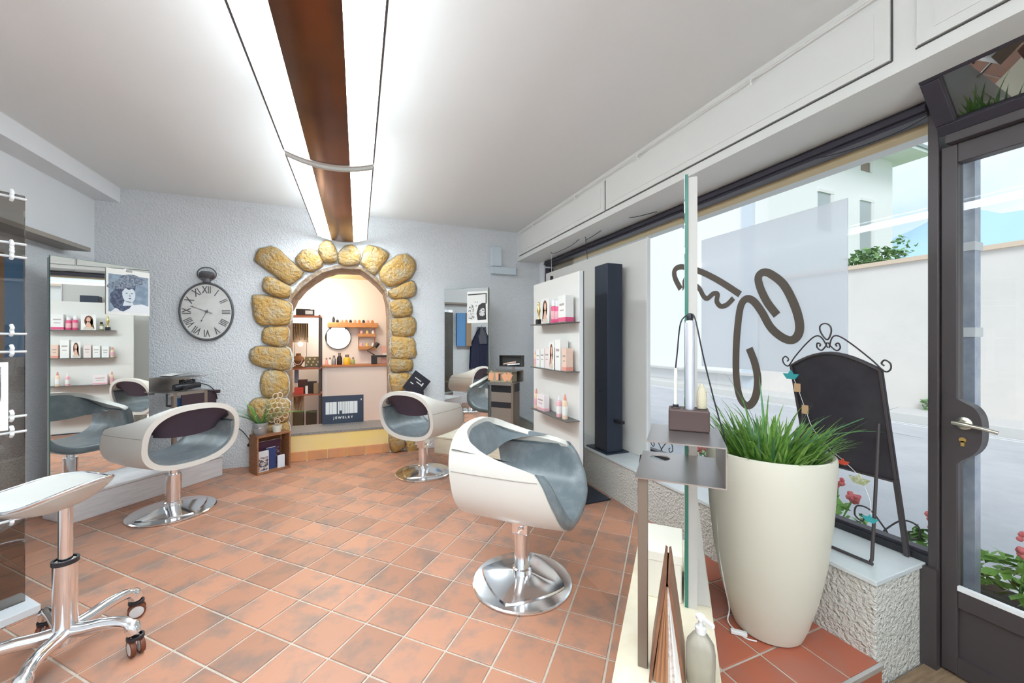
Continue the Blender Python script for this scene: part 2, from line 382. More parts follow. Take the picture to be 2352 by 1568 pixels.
# reveal wall at the far end of the window, and exterior ochre surround
struct(bx(2.15, 2.62, 4.30, YB, .308, 2.21).build('wall_right_end', plaster))
ochre = mat('ochre_surround', (.80, .60, .34), .8)
MBo = MB().box(2.27, 2.34, .70, 4.30, 2.137, 2.21); MBo.box(2.27, 2.50, 4.20, 4.30, .2, 2.137)
struct(MBo.build('trim_4', ochre))
win = thing('window_1', None, None, (XW, .83, .308)); struct(win)
def wpart(name, b, m, **k): return b.build(name, m, win, world=True, **k)
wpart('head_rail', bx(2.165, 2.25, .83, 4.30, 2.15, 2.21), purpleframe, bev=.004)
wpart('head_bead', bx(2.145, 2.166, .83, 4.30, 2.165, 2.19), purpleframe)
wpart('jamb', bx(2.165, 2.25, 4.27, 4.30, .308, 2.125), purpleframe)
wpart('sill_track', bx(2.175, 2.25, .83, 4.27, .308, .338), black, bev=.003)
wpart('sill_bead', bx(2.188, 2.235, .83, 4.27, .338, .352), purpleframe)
wpart('pane', bx(2.212, 2.218, .83, 4.27, .35, 2.152), glass_clear)
# script lettering on the glass: bent flat ribbons in the pane's own plane
vin = mat('lettering_vinyl', (.115, .09, .07), .5)
def ribbon(pts_px, wd, nm, x=2.188, wfun=None):
    P = smoothpath([gx(a, b, x) for a, b in pts_px], 7); L, Rr = [], []
    for i, p in enumerate(P):
        t = (P[min(i+1, len(P)-1)]-P[max(i-1, 0)]).normalized(); nn = Vector((0, -t.z, t.y)); ww = wd*(wfun(i/(len(P)-1)) if wfun else 1)
        L.append(p+nn*ww/2); Rr.append(p-nn*ww/2)
    b = MB(); off = Vector((.004, 0, 0)); b.grid([[a, c, c+off, a+off] for a, c in zip(L, Rr)], cv=True)
    k = len(b.v); b.f += [(0, 1, 2, 3), (k-1, k-2, k-3, k-4)]
    return b.build(nm, vin, win, world=True)
z7 = lambda pts: [(1320+x/3.136, 560+y/3.136) for x, y in pts]
z8 = lambda pts: [(1176+x/1.4685, 500+y/1.4685) for x, y in pts]
ribbon(z8([(568,240),(550,205),(547,180),(560,167),(585,166),(615,174),(655,190),(705,217),(768,258)]), .040, 'letter_stroke')
ribbon(z8([(608,240),(618,229),(632,240),(645,264),(658,272),(678,256),(692,258),(690,282),(703,298),(724,293),(746,271)]), .032, 'letter_stroke')
ribbon(z8([(893,328),(860,285),(836,235),(830,200),(846,184),(872,190),(915,225),(950,290),(968,350),(966,390),(945,412),(912,404),(872,370),(840,315),(812,280),(788,274),(770,300),(760,370),(755,450),(756,540),(768,605),(793,634),(818,610),(828,550),(818,490),(799,440)]), .044, 'letter_stroke')
# door with frame
dr = thing('door_1', None, None, (XW, .79, -.10)); struct(dr)
def dpart(name, b, m, p=None, **k): return b.build(name, m, p or dr, world=True, **k) if p is None else b.build(name, m, p, **k)
dpart('frame_post', bx(2.175, 2.27, .801, .834, -.10, 2.20), darkframe, bev=.004)
dpart('frame_base_panel', bx(2.155, 2.18, .80, .852, -.10, .30), darkframe)
dpart('stile', bx(2.185, 2.235, .752, .799, -.09, 2.0), darkframe, bev=.004)
dpart('stile', bx(2.185, 2.235, -.20, -.12, -.09, 2.0), darkframe, bev=.004)
dpart('top_rail', bx(2.185, 2.235, -.12, .752, 1.925, 2.0), darkframe, bev=.003)
dpart('lower_rail', bx(2.185, 2.235, -.12, .752, .175, .245), darkframe, bev=.003)
dpart('bottom_rail', bx(2.185, 2.235, -.12, .752, -.09, -.02), darkframe)
dpart('kick_panel', bx(2.20, 2.225, -.12, .752, -.02, .175), darkframe)
dpart('glazing_bead', bx(2.182, 2.20, -.12, .752, .245, .262), white_p)
dpart('pane', bx(2.21, 2.215, -.12, .752, .245, 1.925), glass_clear)
# lock plate bulging from the stile
lp = [gx(px, py, 2.18) for px, py in ((2196,915),(2215,925),(2238,938),(2253,962),(2256,995),(2252,1025),(2235,1045),(2208,1058),(2196,1068))]
lk = [Vector((2.18, .79, lp[0].z+.02))]+smoothpath(lp, 3)+[Vector((2.18, .79, lp[-1].z-.02))]
dpart('lock_plate', MB().prism([p for p in lk][::-1], (.055, 0, 0)), darkframe)
hc = gx(2215, 972, 2.18)
h = MB().lathe([(.0, 0), (.024, 0), (.024, .006), (.014, .010), (.011, .03), (.0, .03)], 20)
h.v = [(hc.x-z, hc.y+x, hc.z+y) for x, y, z in h.v]
dpart('handle_rose', h, mat('nickel', (.75, .72, .62), .28, 1), smooth=40)
dpart('handle_lever', MB().tube(smoothpath([(hc.x-.03, hc.y+.022, hc.z+.001), (hc.x-.032, hc.y, hc.z), (hc.x-.034, hc.y-.05, hc.z-.005), (hc.x-.032, hc.y-.095, hc.z-.014)], 5), [.009]*8+[.007]*8, 10), mat('nickel', (.75, .72, .62), .28, 1), smooth=60)
kc = gx(2212, 1010, 2.18)
kh = MB().lathe([(0, 0), (.010, 0), (.010, .005), (0, .005)], 16); kh.v = [(kc.x-z, kc.y+x, kc.z+y) for x, y, z in kh.v]; kh.box(kc.x-.005, kc.x, kc.y-.005, kc.y+.005, kc.z-.024, kc.z-.004)
dpart('keyhole', kh, mat('brass', (.75, .52, .2), .35, 1))
dpart('transom_bar', bx(2.15, 2.29, -.28, .775, 2.0, 2.045), darkframe, bev=.003)
dpart('frame_post', bx(2.15, 2.29, -.28, -.21, -.10, 2.20), darkframe)
struct(bx(2.15, 2.62, LY0-.06, -.28, -.14, 2.21).build('wall_right_pier', plaster))
# hopper transom, tilted into the room
tr = thing('window_2', None, None, (2.165, .77, 2.045)); struct(tr); tr.rotation_euler = (0, math.radians(-42), 0)
# local: x thickness, y along (0..-1), z height
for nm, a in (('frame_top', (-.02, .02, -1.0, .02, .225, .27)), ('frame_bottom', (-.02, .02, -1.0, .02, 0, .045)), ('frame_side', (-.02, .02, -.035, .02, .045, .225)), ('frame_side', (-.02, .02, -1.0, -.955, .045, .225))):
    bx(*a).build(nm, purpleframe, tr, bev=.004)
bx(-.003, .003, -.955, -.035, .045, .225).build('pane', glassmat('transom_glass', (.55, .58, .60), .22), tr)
bx(-.03, -.02, -.52, -.42, .235, .255).build('latch', mat('brass', (.75, .52, .2), .35, 1), tr)
# rear shop window (behind the viewpoint)
w3 = thing('window_3', None, None, (XW, -1.6, .308)); struct(w3)
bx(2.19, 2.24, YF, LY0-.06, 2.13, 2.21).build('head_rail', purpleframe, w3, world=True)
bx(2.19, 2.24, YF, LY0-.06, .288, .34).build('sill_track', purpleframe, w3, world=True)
bx(2.19, 2.24, -1.62, -1.56, .34, 2.13).build('mullion', purpleframe, w3, world=True)
bx(2.212, 2.218, YF, LY0-.06, .34, 2.13).build('pane', glass_clear, w3, world=True)
# step in the archway
stp = struct(bx(AX0, AX1, YB+.004, YB+.40, .0, .262).build('step', yellow_m))
bx(AX0-.0, AX1+.0, YB-.002, YB+.405, .262, .285).build('step_slab', granite, stp)
x = AX0+.012
while x < AX1-.02:
    x2 = min(x+.178, AX1-.008); bx(x, x2, YB-.012, YB+.006, .002, .098).build('tile', tile_or, stp, bev=.003); x = x2+.009
# jewellery room beyond the arch
JY = 6.2
warm = mat('warm_white_wall', (.84, .80, .79), .85)
struct(bx(-2.4, 2.0, JY, JY+.1, -.1, 2.3).build('wall_back_room', warm))
struct(bx(-2.5, -2.4, YB+.38, JY, -.1, 2.3).build('wall_left_room', warm))
struct(bx(1.3, 1.4, YB+.38, JY, -.1, 2.3).build('wall_right_room', warm))
struct(bx(-2.5, 2.0, YB+.38, JY+.1, 2.14, 2.3).build('ceiling_room', mat('ochre_ceiling', (.85, .66, .36), .85)))
struct(bx(-2.5, 2.0, YB+.40, JY+.1, -.1, -.002).build('floor_room', tile_or))
# ================================================================== CEILING LIGHTS
def ceiling_light(y0, y1, label, cx=-.15):
    t = thing('ceiling_light', label, 'ceiling light', (cx, (y0+y1)/2, 2.25), 0, 'linear fluorescent fittings under the ceiling')
    L = (y1-y0)/2; hw = .235; cb = .105
    def arcz(x): return .045*(x/hw)**2
    def strip(xa, xb, zo, thick, y_0, y_1, n=6):
        rows = []
        for i in range(n+1):
            xx = xa+(xb-xa)*i/n; z = arcz(xx)+zo
            rows.append([(xx, y_0, z), (xx, y_1, z), (xx, y_1, z+thick), (xx, y_0, z+thick)])
        b = MB().grid(rows, cv=True); b.f += [(0, 1, 2, 3), (4*n+3, 4*n+2, 4*n+1, 4*n)]; return b
    strip(-hw+.006, -cb, .0, .006, -L+.02, L-.02).build('diffuser', tube_m, t, smooth=40)
    strip(cb, hw-.006, .0, .006, -L+.02, L-.02).build('diffuser', tube_m, t, smooth=40)
    strip(-cb, cb, -.004, .012, -L+.004, L-.004).build('metal_band', copper, t, smooth=40)
    for sx in (-1, 1):
        MB().box(sx*hw-.004, sx*hw+.004, -L, L, arcz(hw)-.006, arcz(hw)+.01).build('edge_profile', darkframe, t)
    for sy in (-1, 1):
        strip(-hw, hw, -.008, .03, sy*L-.012, sy*L+.012, 12).build('end_cap', mat('fitting_white', (.62, .62, .60), .5), t, smooth=40)
    # open upper side: lamps light the ceiling
    for sx in (-1, 1):
        MB().tube([(sx*.155, -L+.06, .075), (sx*.155, L-.06, .075)], .013, 10).build('lamp_tube', lampmat('lamp_tube_glow', (.86, .96, 1), 4.8), t, smooth=60)
    strip(-hw+.004, hw-.004, .016, .004, -L+.01, L-.01).build('added_uplight_blocker', mat('fitting_white', (.62, .62, .60), .5), t, smooth=40)  # added plate, keeps the diffusers' glow off the ceiling
    bx(-.07, .07, -L+.03, L-.03, .02, .06).build('gear_tray', mat('fitting_white', (.62, .62, .60), .5), t)
    for sy in (-.6, .6): MB().tube([(0, sy*L, .06), (0, sy*L, ZC-2.25)], .003, 6).build('suspension_wire', steel, t)
    return t
ceiling_light(2.53, 4.34, 'far linear ceiling light with brown centre band, ending above the stone arch')
ceiling_light(.66, 2.47, 'near linear ceiling light with brown centre band, cut by the top of the photo')
ceiling_light(-1.21, .60, 'added rear linear ceiling light behind the viewpoint')  # unseen fitting added to brighten the room
ceiling_light(-2.45, -.64, 'added linear ceiling light on the right of the rear of the room', 1.25)  # out of view, added to lift the right side of the room
ceiling_light(-2.45, -.64, 'added linear ceiling light on the left of the rear of the room', -1.25)  # unseen counterpart on the left, added for its light
# ================================================================== MIRROR STATIONS
def station(label, loc, rz, pm, post_u=(.9,), shelf=True, gusset=False, top=1.805):
    t = thing('mirror_station', label, 'mirror station', (loc[0], loc[1], 0), rz, 'mirror stations set at an angle')
    bx(0, 1.0, 0, .30, 0, .165).build('plinth', pm, t, bev=.004)
    bx(-.002, 1.002, -.006, .302, .167, .185).build('plinth_top', pm, t, bev=.003)
    g = bx(.001, .555, .204, .2052, .186, top).build('mirror_glass', mirror_m, t)
    bx(0, .556, .2052, .2175, .186, top+.002).build('glass_edge', green_glass, t)
    bx(.004, .553, .2182, .25, .186, top-.01).build('backing_board', board_m, t)
    if gusset:
        MB().prism([(.50, .251, .186), (.50, .297, .186), (.50, .251, .62)], (.02, 0, 0)).build('gusset', board_m, t)
    for u in post_u:
        bx(u-.013, u+.013, .062, .092, .185, .788).build('post', bronze, t, bev=.002)
    if shelf:
        lo = MB(); n = 28; cx, cy, r = .68, .12, .035
        U0, U1, V0, V1 = .605, .925, .055, .312
        # plate with a round hole for the dryer
        outer = []
        for k in range(n):
            a = 2*PI*k/n; dx, dy = math.cos(a), math.sin(a)
            s = min((U1-cx)/dx if dx > 1e-6 else 9, (U0-cx)/dx if dx < -1e-6 else 9, (V1-cy)/dy if dy > 1e-6 else 9, (V0-cy)/dy if dy < -1e-6 else 9)
            outer.append((cx+dx*s, cy+dy*s))
        corners = [(U0, V0), (U1, V0), (U1, V1), (U0, V1)]
        for c in corners:
            k = min(range(n), key=lambda q: (outer[q][0]-c[0])**2+(outer[q][1]-c[1])**2); outer[k] = c
        inner = [(cx+r*math.cos(2*PI*k/n), cy+r*math.sin(2*PI*k/n)) for k in range(n)]
        lo.grid([[(*inner[k], .789), (*outer[k], .789), (*outer[k], .793), (*inner[k], .793)] for k in range(n)], cu=True, cv=True)
        sh = lo.build('shelf', steel, t)
        bx(U0, U1, V1-.004, V1, .793, .91).build('shelf_back', steel, sh)
        bx(.655, .925, .09, V1, .908, .912).build('upper_shelf', steel, sh)
        bx(U0+.02, U1-.02, V0+.008, V0+.012, .765, .789).build('shelf_lip', steel, sh)
        bx(.53, .62, .2505, .2565, .772, .789).build('bracket', steel, t)
    return t
R2 = math.sqrt(.5)
stA = station('mirror station on limed plinth left of the clock, with portrait sheet', (-1.79, 3.464), math.radians(50), plinth_m, (.66, .9))
stB = station('mirror station on pale plinth right of the stone arch', (.77, 4.215), -PI/4, plinth_c, (.9,))
FO = (1.4305, 1.6805)
stC = station('mirror station seen edge-on with cream plinth beside the big planter', FO, -3*PI/4, plinth_c, (.9,), gusset=True, top=1.87)
def S2W(st, u, v, z=0):
    m = Matrix.Translation(st.location) @ st.rotation_euler.to_matrix().to_4x4(); return m @ Vector((u, v, z))
# ================================================================== SALON CHAIRS
def make_chair(label, loc, rz, dz=0., block=True, lever=True, gap=.0):
    t = thing('salon_chair', label, 'chair', (loc[0], loc[1], 0), rz, 'two-tone salon chairs')
    a, b, zc, n = .315, .225, .56+dz, 2.55
    NP = 96
    def sg(v, e): return math.copysign(abs(v)**e, v)
    def yr(s): return -.245-.035*s
    def yf(s):
        K = [(-1, .27), (-.75, .265), (-.4, .245), (.1, .20), (.34, .165), (.42, .10), (.50, .0), (.60, -.09), (.75, -.175), (.9, -.225), (1, -.24)]
        for (s0, y0), (s1, y1) in zip(K, K[1:]):
            if s <= s1: k = (s-s0)/(s1-s0); return y0+(y1-y0)*k
        return K[-1][1]
    def cross(phi, off): # off = inset
        A, B = a-off, b-off
        return A*sg(math.cos(phi), 2/n), B*sg(math.sin(phi), 2/n)
    NT = 8
    phis = [2*PI*k/NP for k in range(NP)]
    def surf(off, e0=0., e1=0.):
        rows = []
        for ph in phis:
            x, z = cross(ph, off); s = z/(b-off); y0, y1 = yr(s)+e0, max(yf(s)+e1, yr(s)+e0+.02)
            row = []
            for k in range(NT+1):
                y = y0+(y1-y0)*k/NT; q = (y+.26)/.53
                tap = 1-.10*max(0, q-.55)**2*4*(1 if s < .4 else .4)-.05*(1-q)**2
                row.append((x*tap, y, zc+z*(1-.06*(1-q)**2 if s < 0 else 1)))
            rows.append(row)
        return rows
    # white outer shell (outer skin, rear rim, inner skin)
    o_, i_ = surf(0), surf(.034)
    b1 = MB()
    rows = [[*oo, *ii[::-1]] for oo, ii in zip(o_, i_)]
    b1.grid(rows, cu=True, cv=True)
    b1.f = [q[::-1] for q in b1.f]
    shell = b1.build('shell', white_leather, t, smooth=50, bev=0)
    # grey lining: seat, inner arms and the front roll
    lo, li = surf(.0345, .012, .014), surf(.056, .012, .014)
    fo = surf(.004, .2, .014)
    idx = [k for k, ph in enumerate(phis) if math.sin(ph) <= 0 or cross(ph, 0)[1]/b < .40]
    idx = sorted(idx, key=lambda k: ((phis[k]-PI/2) % (2*PI)))
    rows = []
    for k in idx:
        tip = [(p[0], p[1], p[2]) for p in (fo[k][-1],)]
        e = lo[k][-1]; f_ = fo[k][-1]; inn = li[k][-1]
        ed = Vector(e); fd = Vector(f_)+Vector((0, .004, 0)); md = (Vector(e)+Vector(inn))/2+Vector((0, .016, 0))
        fb = Vector(f_)+Vector((0, -.012, 0))
        rows.append([*[Vector(p) for p in lo[k]][:-1], fb, fd, (fd+md)/2+Vector((0, .008, 0)), md, *[Vector(p) for p in li[k]][::-1]])
    MB().grid(rows, cv=True).build('seat_lining', grey_leather, t, smooth=70)
    # backrest: curved band filling the upper half of the rear ring
    rows = []; NX = 24
    front, back = [], []
    for i in range(NX+1):
        xx = -1+2*i/NX; x = xx*(a-.034)
        top = (b-.022)*(max(0, 1-abs(xx*.985)**n))**(1/n); bot = gap+.05*xx*xx
        colf = []
        for k in range(7):
            f = k/6; z = bot+(max(top, bot+.03)-bot)*f; s = z/b
            y = yr(s)+.040+.24*abs(xx)**5*(1-f)*1.0+.05*(1-f)
            colf.append((x*.985, y, zc+z))
        front.append(colf)
    b2 = MB()
    fr = front; bk = [[(p[0]*.97, p[1]-.028, p[2]) for p in c] for c in front]
    b2.grid([[*c, *d[::-1]] for c, d in zip(fr, bk)], cv=True)
    m_ = len(b2.v); w_ = 14; b2.f += [tuple(range(w_)), tuple(range(m_-1, m_-w_-1, -1))]
    br = b2.build('backrest', grey_leather, t, smooth=60)
    # rear face of the backrest in dark leather
    b3 = MB().grid([[(p[0]*.995, p[1]-.0305, p[2]) for p in c] for c in fr]); b3.build('backrest_rear', dark_leather, t, smooth=60)
    # seam round the shell
    for sx in (-1, 1):
        pts = []
        zz = .045
        for k in range(9):
            y = yr(.2)+.01+(yf(.2)-yr(.2)-.02)*k/8; q = (y+.26)/.53
            x = a*(1-(zz/b)**n)**(1/n)*(1-.10*max(0, q-.55)**2*4-.05*(1-q)**2)
            pts.append((sx*(x+.0006), y, zc+zz))
        MB().tube(pts, .0022, 6).build('seam', mat('seam_thread', (.42, .38, .33), .8), t)
    # pedestal
    bs = MB().lathe([(0, 0), (.245, 0), (.252, .004), (.252, .010), (.245, .014), (.16, .018), (0, .020)], 56, cap=False)
    bs.build('base_disc', chrome, t, smooth=25)
    # raised bow-tie wedges pressed into the disc
    rel = []
    for k in range(40):
        a_ = 2*PI*k/40; rr_ = .225/max(abs(math.cos(a_+.2)), abs(math.sin(a_+.2)))**.0 if False else .225*(1/(abs(math.cos(a_))**1.25+abs(math.sin(a_))**1.25))**(1/1.25)
        rel.append((rr_*math.cos(a_), rr_*math.sin(a_)))
    MB().grid([[(x_, y_, .016) for x_, y_ in rel], [(x_*.97, y_*.97, .024) for x_, y_ in rel], [(x_*.3, y_*.3, .050) for x_, y_ in rel], [(x_*.05, y_*.05, .052) for x_, y_ in rel]], cv=True).build('base_relief', chrome, t, smooth=20)
    r0 = .04 if block else .046
    MB().lathe([(0, .03), (r0+.008, .03), (r0+.008, .075), (r0, .08), (r0, .27+dz), (0, .27+dz)], 28, cap=False).build('column', chrome, t, smooth=30)
    MB().lathe([(0, .24+dz), (.028, .24+dz), (.028, .345+dz), (0, .345+dz)], 20, cap=False).build('piston', chrome, t, smooth=30)
    bx(-.075, .075, -.075, .075, .322+dz, .342+dz).build('seat_plate', chrome, t)
    if block:
        bx(-.042, .042, -.042, .042, .235+dz, .325+dz).build('pump_head', chrome, t, bev=.006)
    if lever:
        MB().tube(smoothpath([(.045, .0, .27+dz), (.075, .01, .265+dz), (.095, .02, .285+dz), (.13, .05, .315+dz)], 5), .006, 8).build('pump_lever', chrome, t, smooth=60)
        MB().tube([(-.042, 0, .262+dz), (-.075, 0, .262+dz)], .007, 8).build('pump_lever', chrome, t)
        MB().sphere((-.082, 0, .262+dz), .011).build('lever_knob', chrome, t, smooth=60)
    return t
make_chair('white and grey salon chair in front with its grey seat facing the planter', (.775, 1.80), math.radians(-133), .02, gap=.06)
make_chair('white and grey salon chair at the mirror left of the clock, seen from behind', (-1.235, 3.47), math.radians(48), 0, False, False)
make_chair('white and grey salon chair right of the stone arch, seen from behind', (.56, 3.62), math.radians(-48))
# ================================================================== SADDLE STOOL
st = thing('rolling_stool', 'silver saddle stool on castors at the left edge', 'stool', (-1.04, 2.0, 0), 0)
sr = math.radians(-12)
NU, NV = 40, 8
def seat_pt(k, r, top):
    a = 2*PI*k/NU; ca, sa = math.cos(a), math.sin(a); q = (abs(ca)**2.4+abs(sa)**2.4)**(-1/2.4)
    x_, y_ = .20*ca*q*r, .15*sa*q*r*(1-.18*ca*r)
    z_ = 1.55*x_*x_+1.3*y_*y_-.02*y_
    return (x_, y_, z_ if top else z_-.010-.026*(1-r**3))
m_ = MB()
top_r = [[seat_pt(k, r/NV, True) for k in range(NU)] for r in range(NV, 0, -1)]
bot_r = [[seat_pt(k, r/NV, False) for k in range(NU)] for r in range(1, NV+1)]
m_.grid(top_r+[[seat_pt(0, 0, True)]*NU], cv=True); m_.grid([[seat_pt(0, 0, False)]*NU]+bot_r, cv=True); m_.grid([bot_r[-1], top_r[0]], cv=True)
def edge(g): return top_r[0]
tp = None
seat = m_.build('seat', mat('pearl_plastic', (.60, .60, .57), .28, .0), st, smooth=50)
seat.location = (-.03, .01, .615); seat.rotation_euler = (math.radians(8), math.radians(-7), math.radians(-38))
MB().tube([p for p in [Vector(q) for q in edge(tp)]], .006, 6, closed=True).build('seat_rim', chrome, seat, smooth=60)
MB().lathe([(0, .58), (.045, .605), (.05, .615), (0, .615)], 20, cap=False).build('seat_mount', chrome, st, smooth=40)
MB().lathe([(0, .36), (.020, .36), (.020, .60), (0, .60)], 20, cap=False).build('piston', chrome, st, smooth=30)
MB().lathe([(0, .07), (.030, .07), (.034, .11), (.034, .385), (.030, .388), (0, .388)], 24, cap=False).build('column', chrome, st, smooth=30)
MB().lathe([(.034, .375), (.0375, .376), (.0375, .392), (.03, .392)], 24, cap=False).build('column_ring', black, st, smooth=30)
for k in range(5):
    a = math.radians(58-72*k); d = Vector((math.cos(a), math.sin(a), 0)); n_ = Vector((-d.y, d.x, 0))
    P = [d*.02+Vector((0, 0, .115)), d*.07+Vector((0, 0, .118)), d*.13+Vector((0, 0, .128)), d*.19+Vector((0, 0, .128)), d*.225+Vector((0, 0, .112)), d*.238+Vector((0, 0, .085))]
    P = smoothpath(P, 4)
    leg = MB().tube(P, [.026-.008*i/(len(P)-1)+(.006 if i > len(P)-6 else 0) for i in range(len(P))], 12).build('leg', chrome, st, smooth=60)
    c = d*.24+Vector((0, 0, .031)); sw = n_*.016
    MB().lathe([(.020, .062), (.027, .064), (.027, .074), (.020, .076)], 16, (d.x*.238, d.y*.238, 0), cap=False).build('castor_cup', black, leg, smooth=40)
    ax = (n_*.8+d*.6).normalized()
    wh = MB(); tr_ = MB()
    for sgn in (-1, 1):
        cc = c+ax*(.014*sgn); e1 = ax.cross(Vector((0, 0, 1))).normalized(); e2 = Vector((0, 0, 1))
        prof = [(.0, -.007), (.020, -.008), (.024, -.007), (.024, .007), (.020, .008), (.0, .007)]
        wh.grid([[cc+(e1*math.cos(2*PI*q/18)+e2*math.sin(2*PI*q/18))*r+ax*h_ for q in range(18)] for r, h_ in prof], cv=True)
        prof = [(.024, -.008), (.030, -.007), (.031, 0), (.030, .007), (.024, .008)]
        tr_.grid([[cc+(e1*math.cos(2*PI*q/18)+e2*math.sin(2*PI*q/18))*r+ax*h_ for q in range(18)] for r, h_ in prof], cv=True)
    cw = wh.build('castor_wheel', mat('clear_grey_plastic', (.62, .63, .64), .25), st, smooth=50)
    tr_.build('wheel_tread', mat('brown_rubber', (.16, .045, .02), .5), cw, smooth=60)
    MB().tube([d*.238+Vector((0, 0, .075)), c+Vector((0, 0, .012))], .012, 8).build('castor_fork', chrome, st, smooth=60)
# ================================================================== CLEAR GLASS DISPLAY, LEFT EDGE
gp = gz(57, 1397); gd = thing('glass_display', 'smoked glass display screen with clips and posters at the left edge', 'display screen', (gp.x, gp.y, 0), PI/4+PI)
bx(-.02, .95, -.11, .10, 0, .035).build('base', mat('pale_base', (.72, .76, .80), .45), gd, bev=.003)
bx(0, .92, -.004, .004, .035, 1.885).build('glass', glass_smoke, gd)
clipm = mat('clear_clip', (.85, .88, .9), .15, spec=.8)
for z in (1.865, 1.66, 1.60, 1.255, 1.175, .885, .815, .48, .425):
    MB().tube([(-.0, .018, z), (.92, .018, z)], .006, 6).build('rod', mat('clear_rod', (.82, .85, .88), .2), gd, smooth=60)
for z in (1.87, 1.645, 1.61, 1.27, 1.18, .89, .82, .49, .43):
    for u in (.045, .60):
        cp = MB().tube(smoothpath([(u, .022, z-.022), (u, .034, z-.012), (u, .030, z), (u, .036, z+.012), (u, .024, z+.024)], 4), .007, 6).build('clip', clipm, gd, smooth=60)
pf = bx(.055, .52, .024, .030, .83, 1.13).build('poster_frame', white_card, gd)
bx(.075, .50, .0302, .0312, .96, 1.11).build('poster_print', mat('print_dark', (.10, .11, .13), .5, var=(25, (.5, .52, .55), .45, .6)), pf)
bx(.075, .50, .0302, .0312, .85, .955).build('poster_print', mat('print_snow', (.85, .87, .9), .5), pf)
# ---- added panel giving the smoked glass its blue, and coat on the left wall
lw = thing('added_blue_panel', 'added blue panel with brown wooden side, for the blue seen in the smoked glass', 'cabinet', (XL, 3.40, 1.12), 0)
bx(XL+.002, XL+.12, 3.22, 3.32, 1.12, 1.76).build('wood_side', mat('tan_wood', (.34, .22, .13), .6), lw, world=True)
bx(XL+.002, XL+.10, 3.32, 3.50, 1.12, 1.76).build('blue_front', mat('blue_paint', (.10, .27, .55), .5), lw, world=True)
bx(XL, XL+.16, 2.4, 4.05, 1.925, 1.955).build('wall_board', mat('grey_brown_board', (.30, .27, .24), .6)); tag(bpy.data.objects['wall_board'], 'long grey-brown board shelf high on the left wall', 'shelf')
# coat on the left wall
ct = thing('coat', 'dark navy coat hanging on the left wall, seen in the right mirror', 'coat', (XL+.06, 3.0, .66))
rows = []
for k in range(13):
    f = k/12; z = 1.48-.82*f; w_ = .05+.14*min(1, f*2.5)+.05*f; rows.append([(XL+.07+.05*math.cos(q*PI/9)*(.5+f*.5)+.012*math.sin(q*2.3+f*3), 3.0+w_*math.cos(PI-q*2*PI/18) if False else 3.0-w_+2*w_*q/18, z+.03*math.sin(q*.9)*f) for q in range(19)])
b = MB().grid(rows); k0 = len(b.v); b.grid([[(XL+.012, p[1], p[2]) for p in r][::-1] for r in rows]); b.build('coat_body', mat('navy_cloth', (.022, .026, .06), .9, bump=(60, .3)), ct, smooth=70, world=True)
rows = [[(XL+.075+.02*math.cos(q*.5), 3.0-.09-.02*f*6/6+.18*q/8*(1-.2*f), 1.50-.34*f) for q in range(9)] for f in [i/6 for i in range(7)]]
MB().grid(rows).build('hood', mat('grey_cloth', (.12, .12, .15), .9), ct, smooth=70, world=True)
MB().tube([(XL, 3.0, 1.5), (XL+.07, 3.0, 1.5), (XL+.085, 3.0, 1.53)], .007, 8).build('hook', chrome, ct, world=True)
# ================================================================== portraits printed on sheets
def portrait(st_, u0, u1, z0, z1, v, label, seed, pal):
    bg_, hair, face, light, mid = pal
    t = thing('poster', label, 'poster', S2W(st_, (u0+u1)/2, v, z0), st_.rotation_euler.z)
    W, H = u1-u0, z1-z0
    bx(-W/2, W/2, -.0015, .0, 0, H).build('sheet', white_card, t)
    def flat(name, pts, m, lay):
        MB().prism([(x*W-W/2, -.0016-.0003*lay, z*H) for x, z in pts], (0, -.00028, 0)).build(name, m, t)
    def ell(cx, cz, rx, rz_, n=20, wob=0, rot=0):
        rr = random.Random(seed); out = []
        for k in range(n):
            a = 2*PI*k/n; q = 1+rr.uniform(-wob, wob); x, z = rx*math.cos(a)*q, rz_*math.sin(a)*q
            out.append((cx+x*math.cos(rot)-z*math.sin(rot), cz+x*math.sin(rot)+z*math.cos(rot)))
        return out
    return t, flat, ell
pt, fl, el = portrait(stA, .286, .556, 1.425, 1.775, .198, 'blue-toned portrait sheet of a woman in a wide hat on the left mirror', 3,
                      (0, 0, 0, 0, 0))
pb = [mat('print_b%d' % i, c, .5, var=v) for i, (c, v) in enumerate((((.20, .27, .36), (20, (.30, .38, .48), .4, .6)), ((.045, .06, .11), (60, (.12, .15, .24), .45, .6)), ((.68, .74, .80), None), ((.82, .83, .86), None), ((.30, .34, .40), (90, (.10, .13, .20), .45, .55))))]
fl('print_background', [(.05, .06), (.97, .06), (.97, .88), (.05, .88)], pb[0], 0)
fl('print_shoulder', [(.10, .06), (.22, .16), (.40, .26), (.58, .22), (.80, .26), (.97, .22), (.97, .06)], pb[3], 1)
fl('print_hair', el(.34, .36, .25, .27, 22, .10), pb[1], 2)
fl('print_face', el(.50, .46, .15, .19, 20, 0, .15), pb[2], 3)
fl('print_neck', [(.40, .32), (.58, .30), (.62, .22), (.36, .20)], pb[2], 3)
fl('print_fringe', [(.34, .66), (.36, .52), (.42, .60), (.50, .56), (.58, .60), (.64, .54), (.66, .66)], pb[1], 4)
fl('print_hat_brim', el(.46, .70, .46, .10, 24, .02, .22), pb[4], 5)
fl('print_hat_crown', el(.52, .80, .26, .11, 20, .02, .1), pb[4], 6)
for ex in (.45, .57): fl('print_eye', el(ex, .485, .028, .010, 10), pb[1], 4)
fl('print_lips', el(.525, .37, .035, .012, 10), pb[1], 4); fl('print_nose', [(.515, .47), (.545, .42), (.51, .415)], pb[4], 4)
bx(-.02, .02, -.006, -.001, .335, .358).build('hanging_clip', chrome, pt)
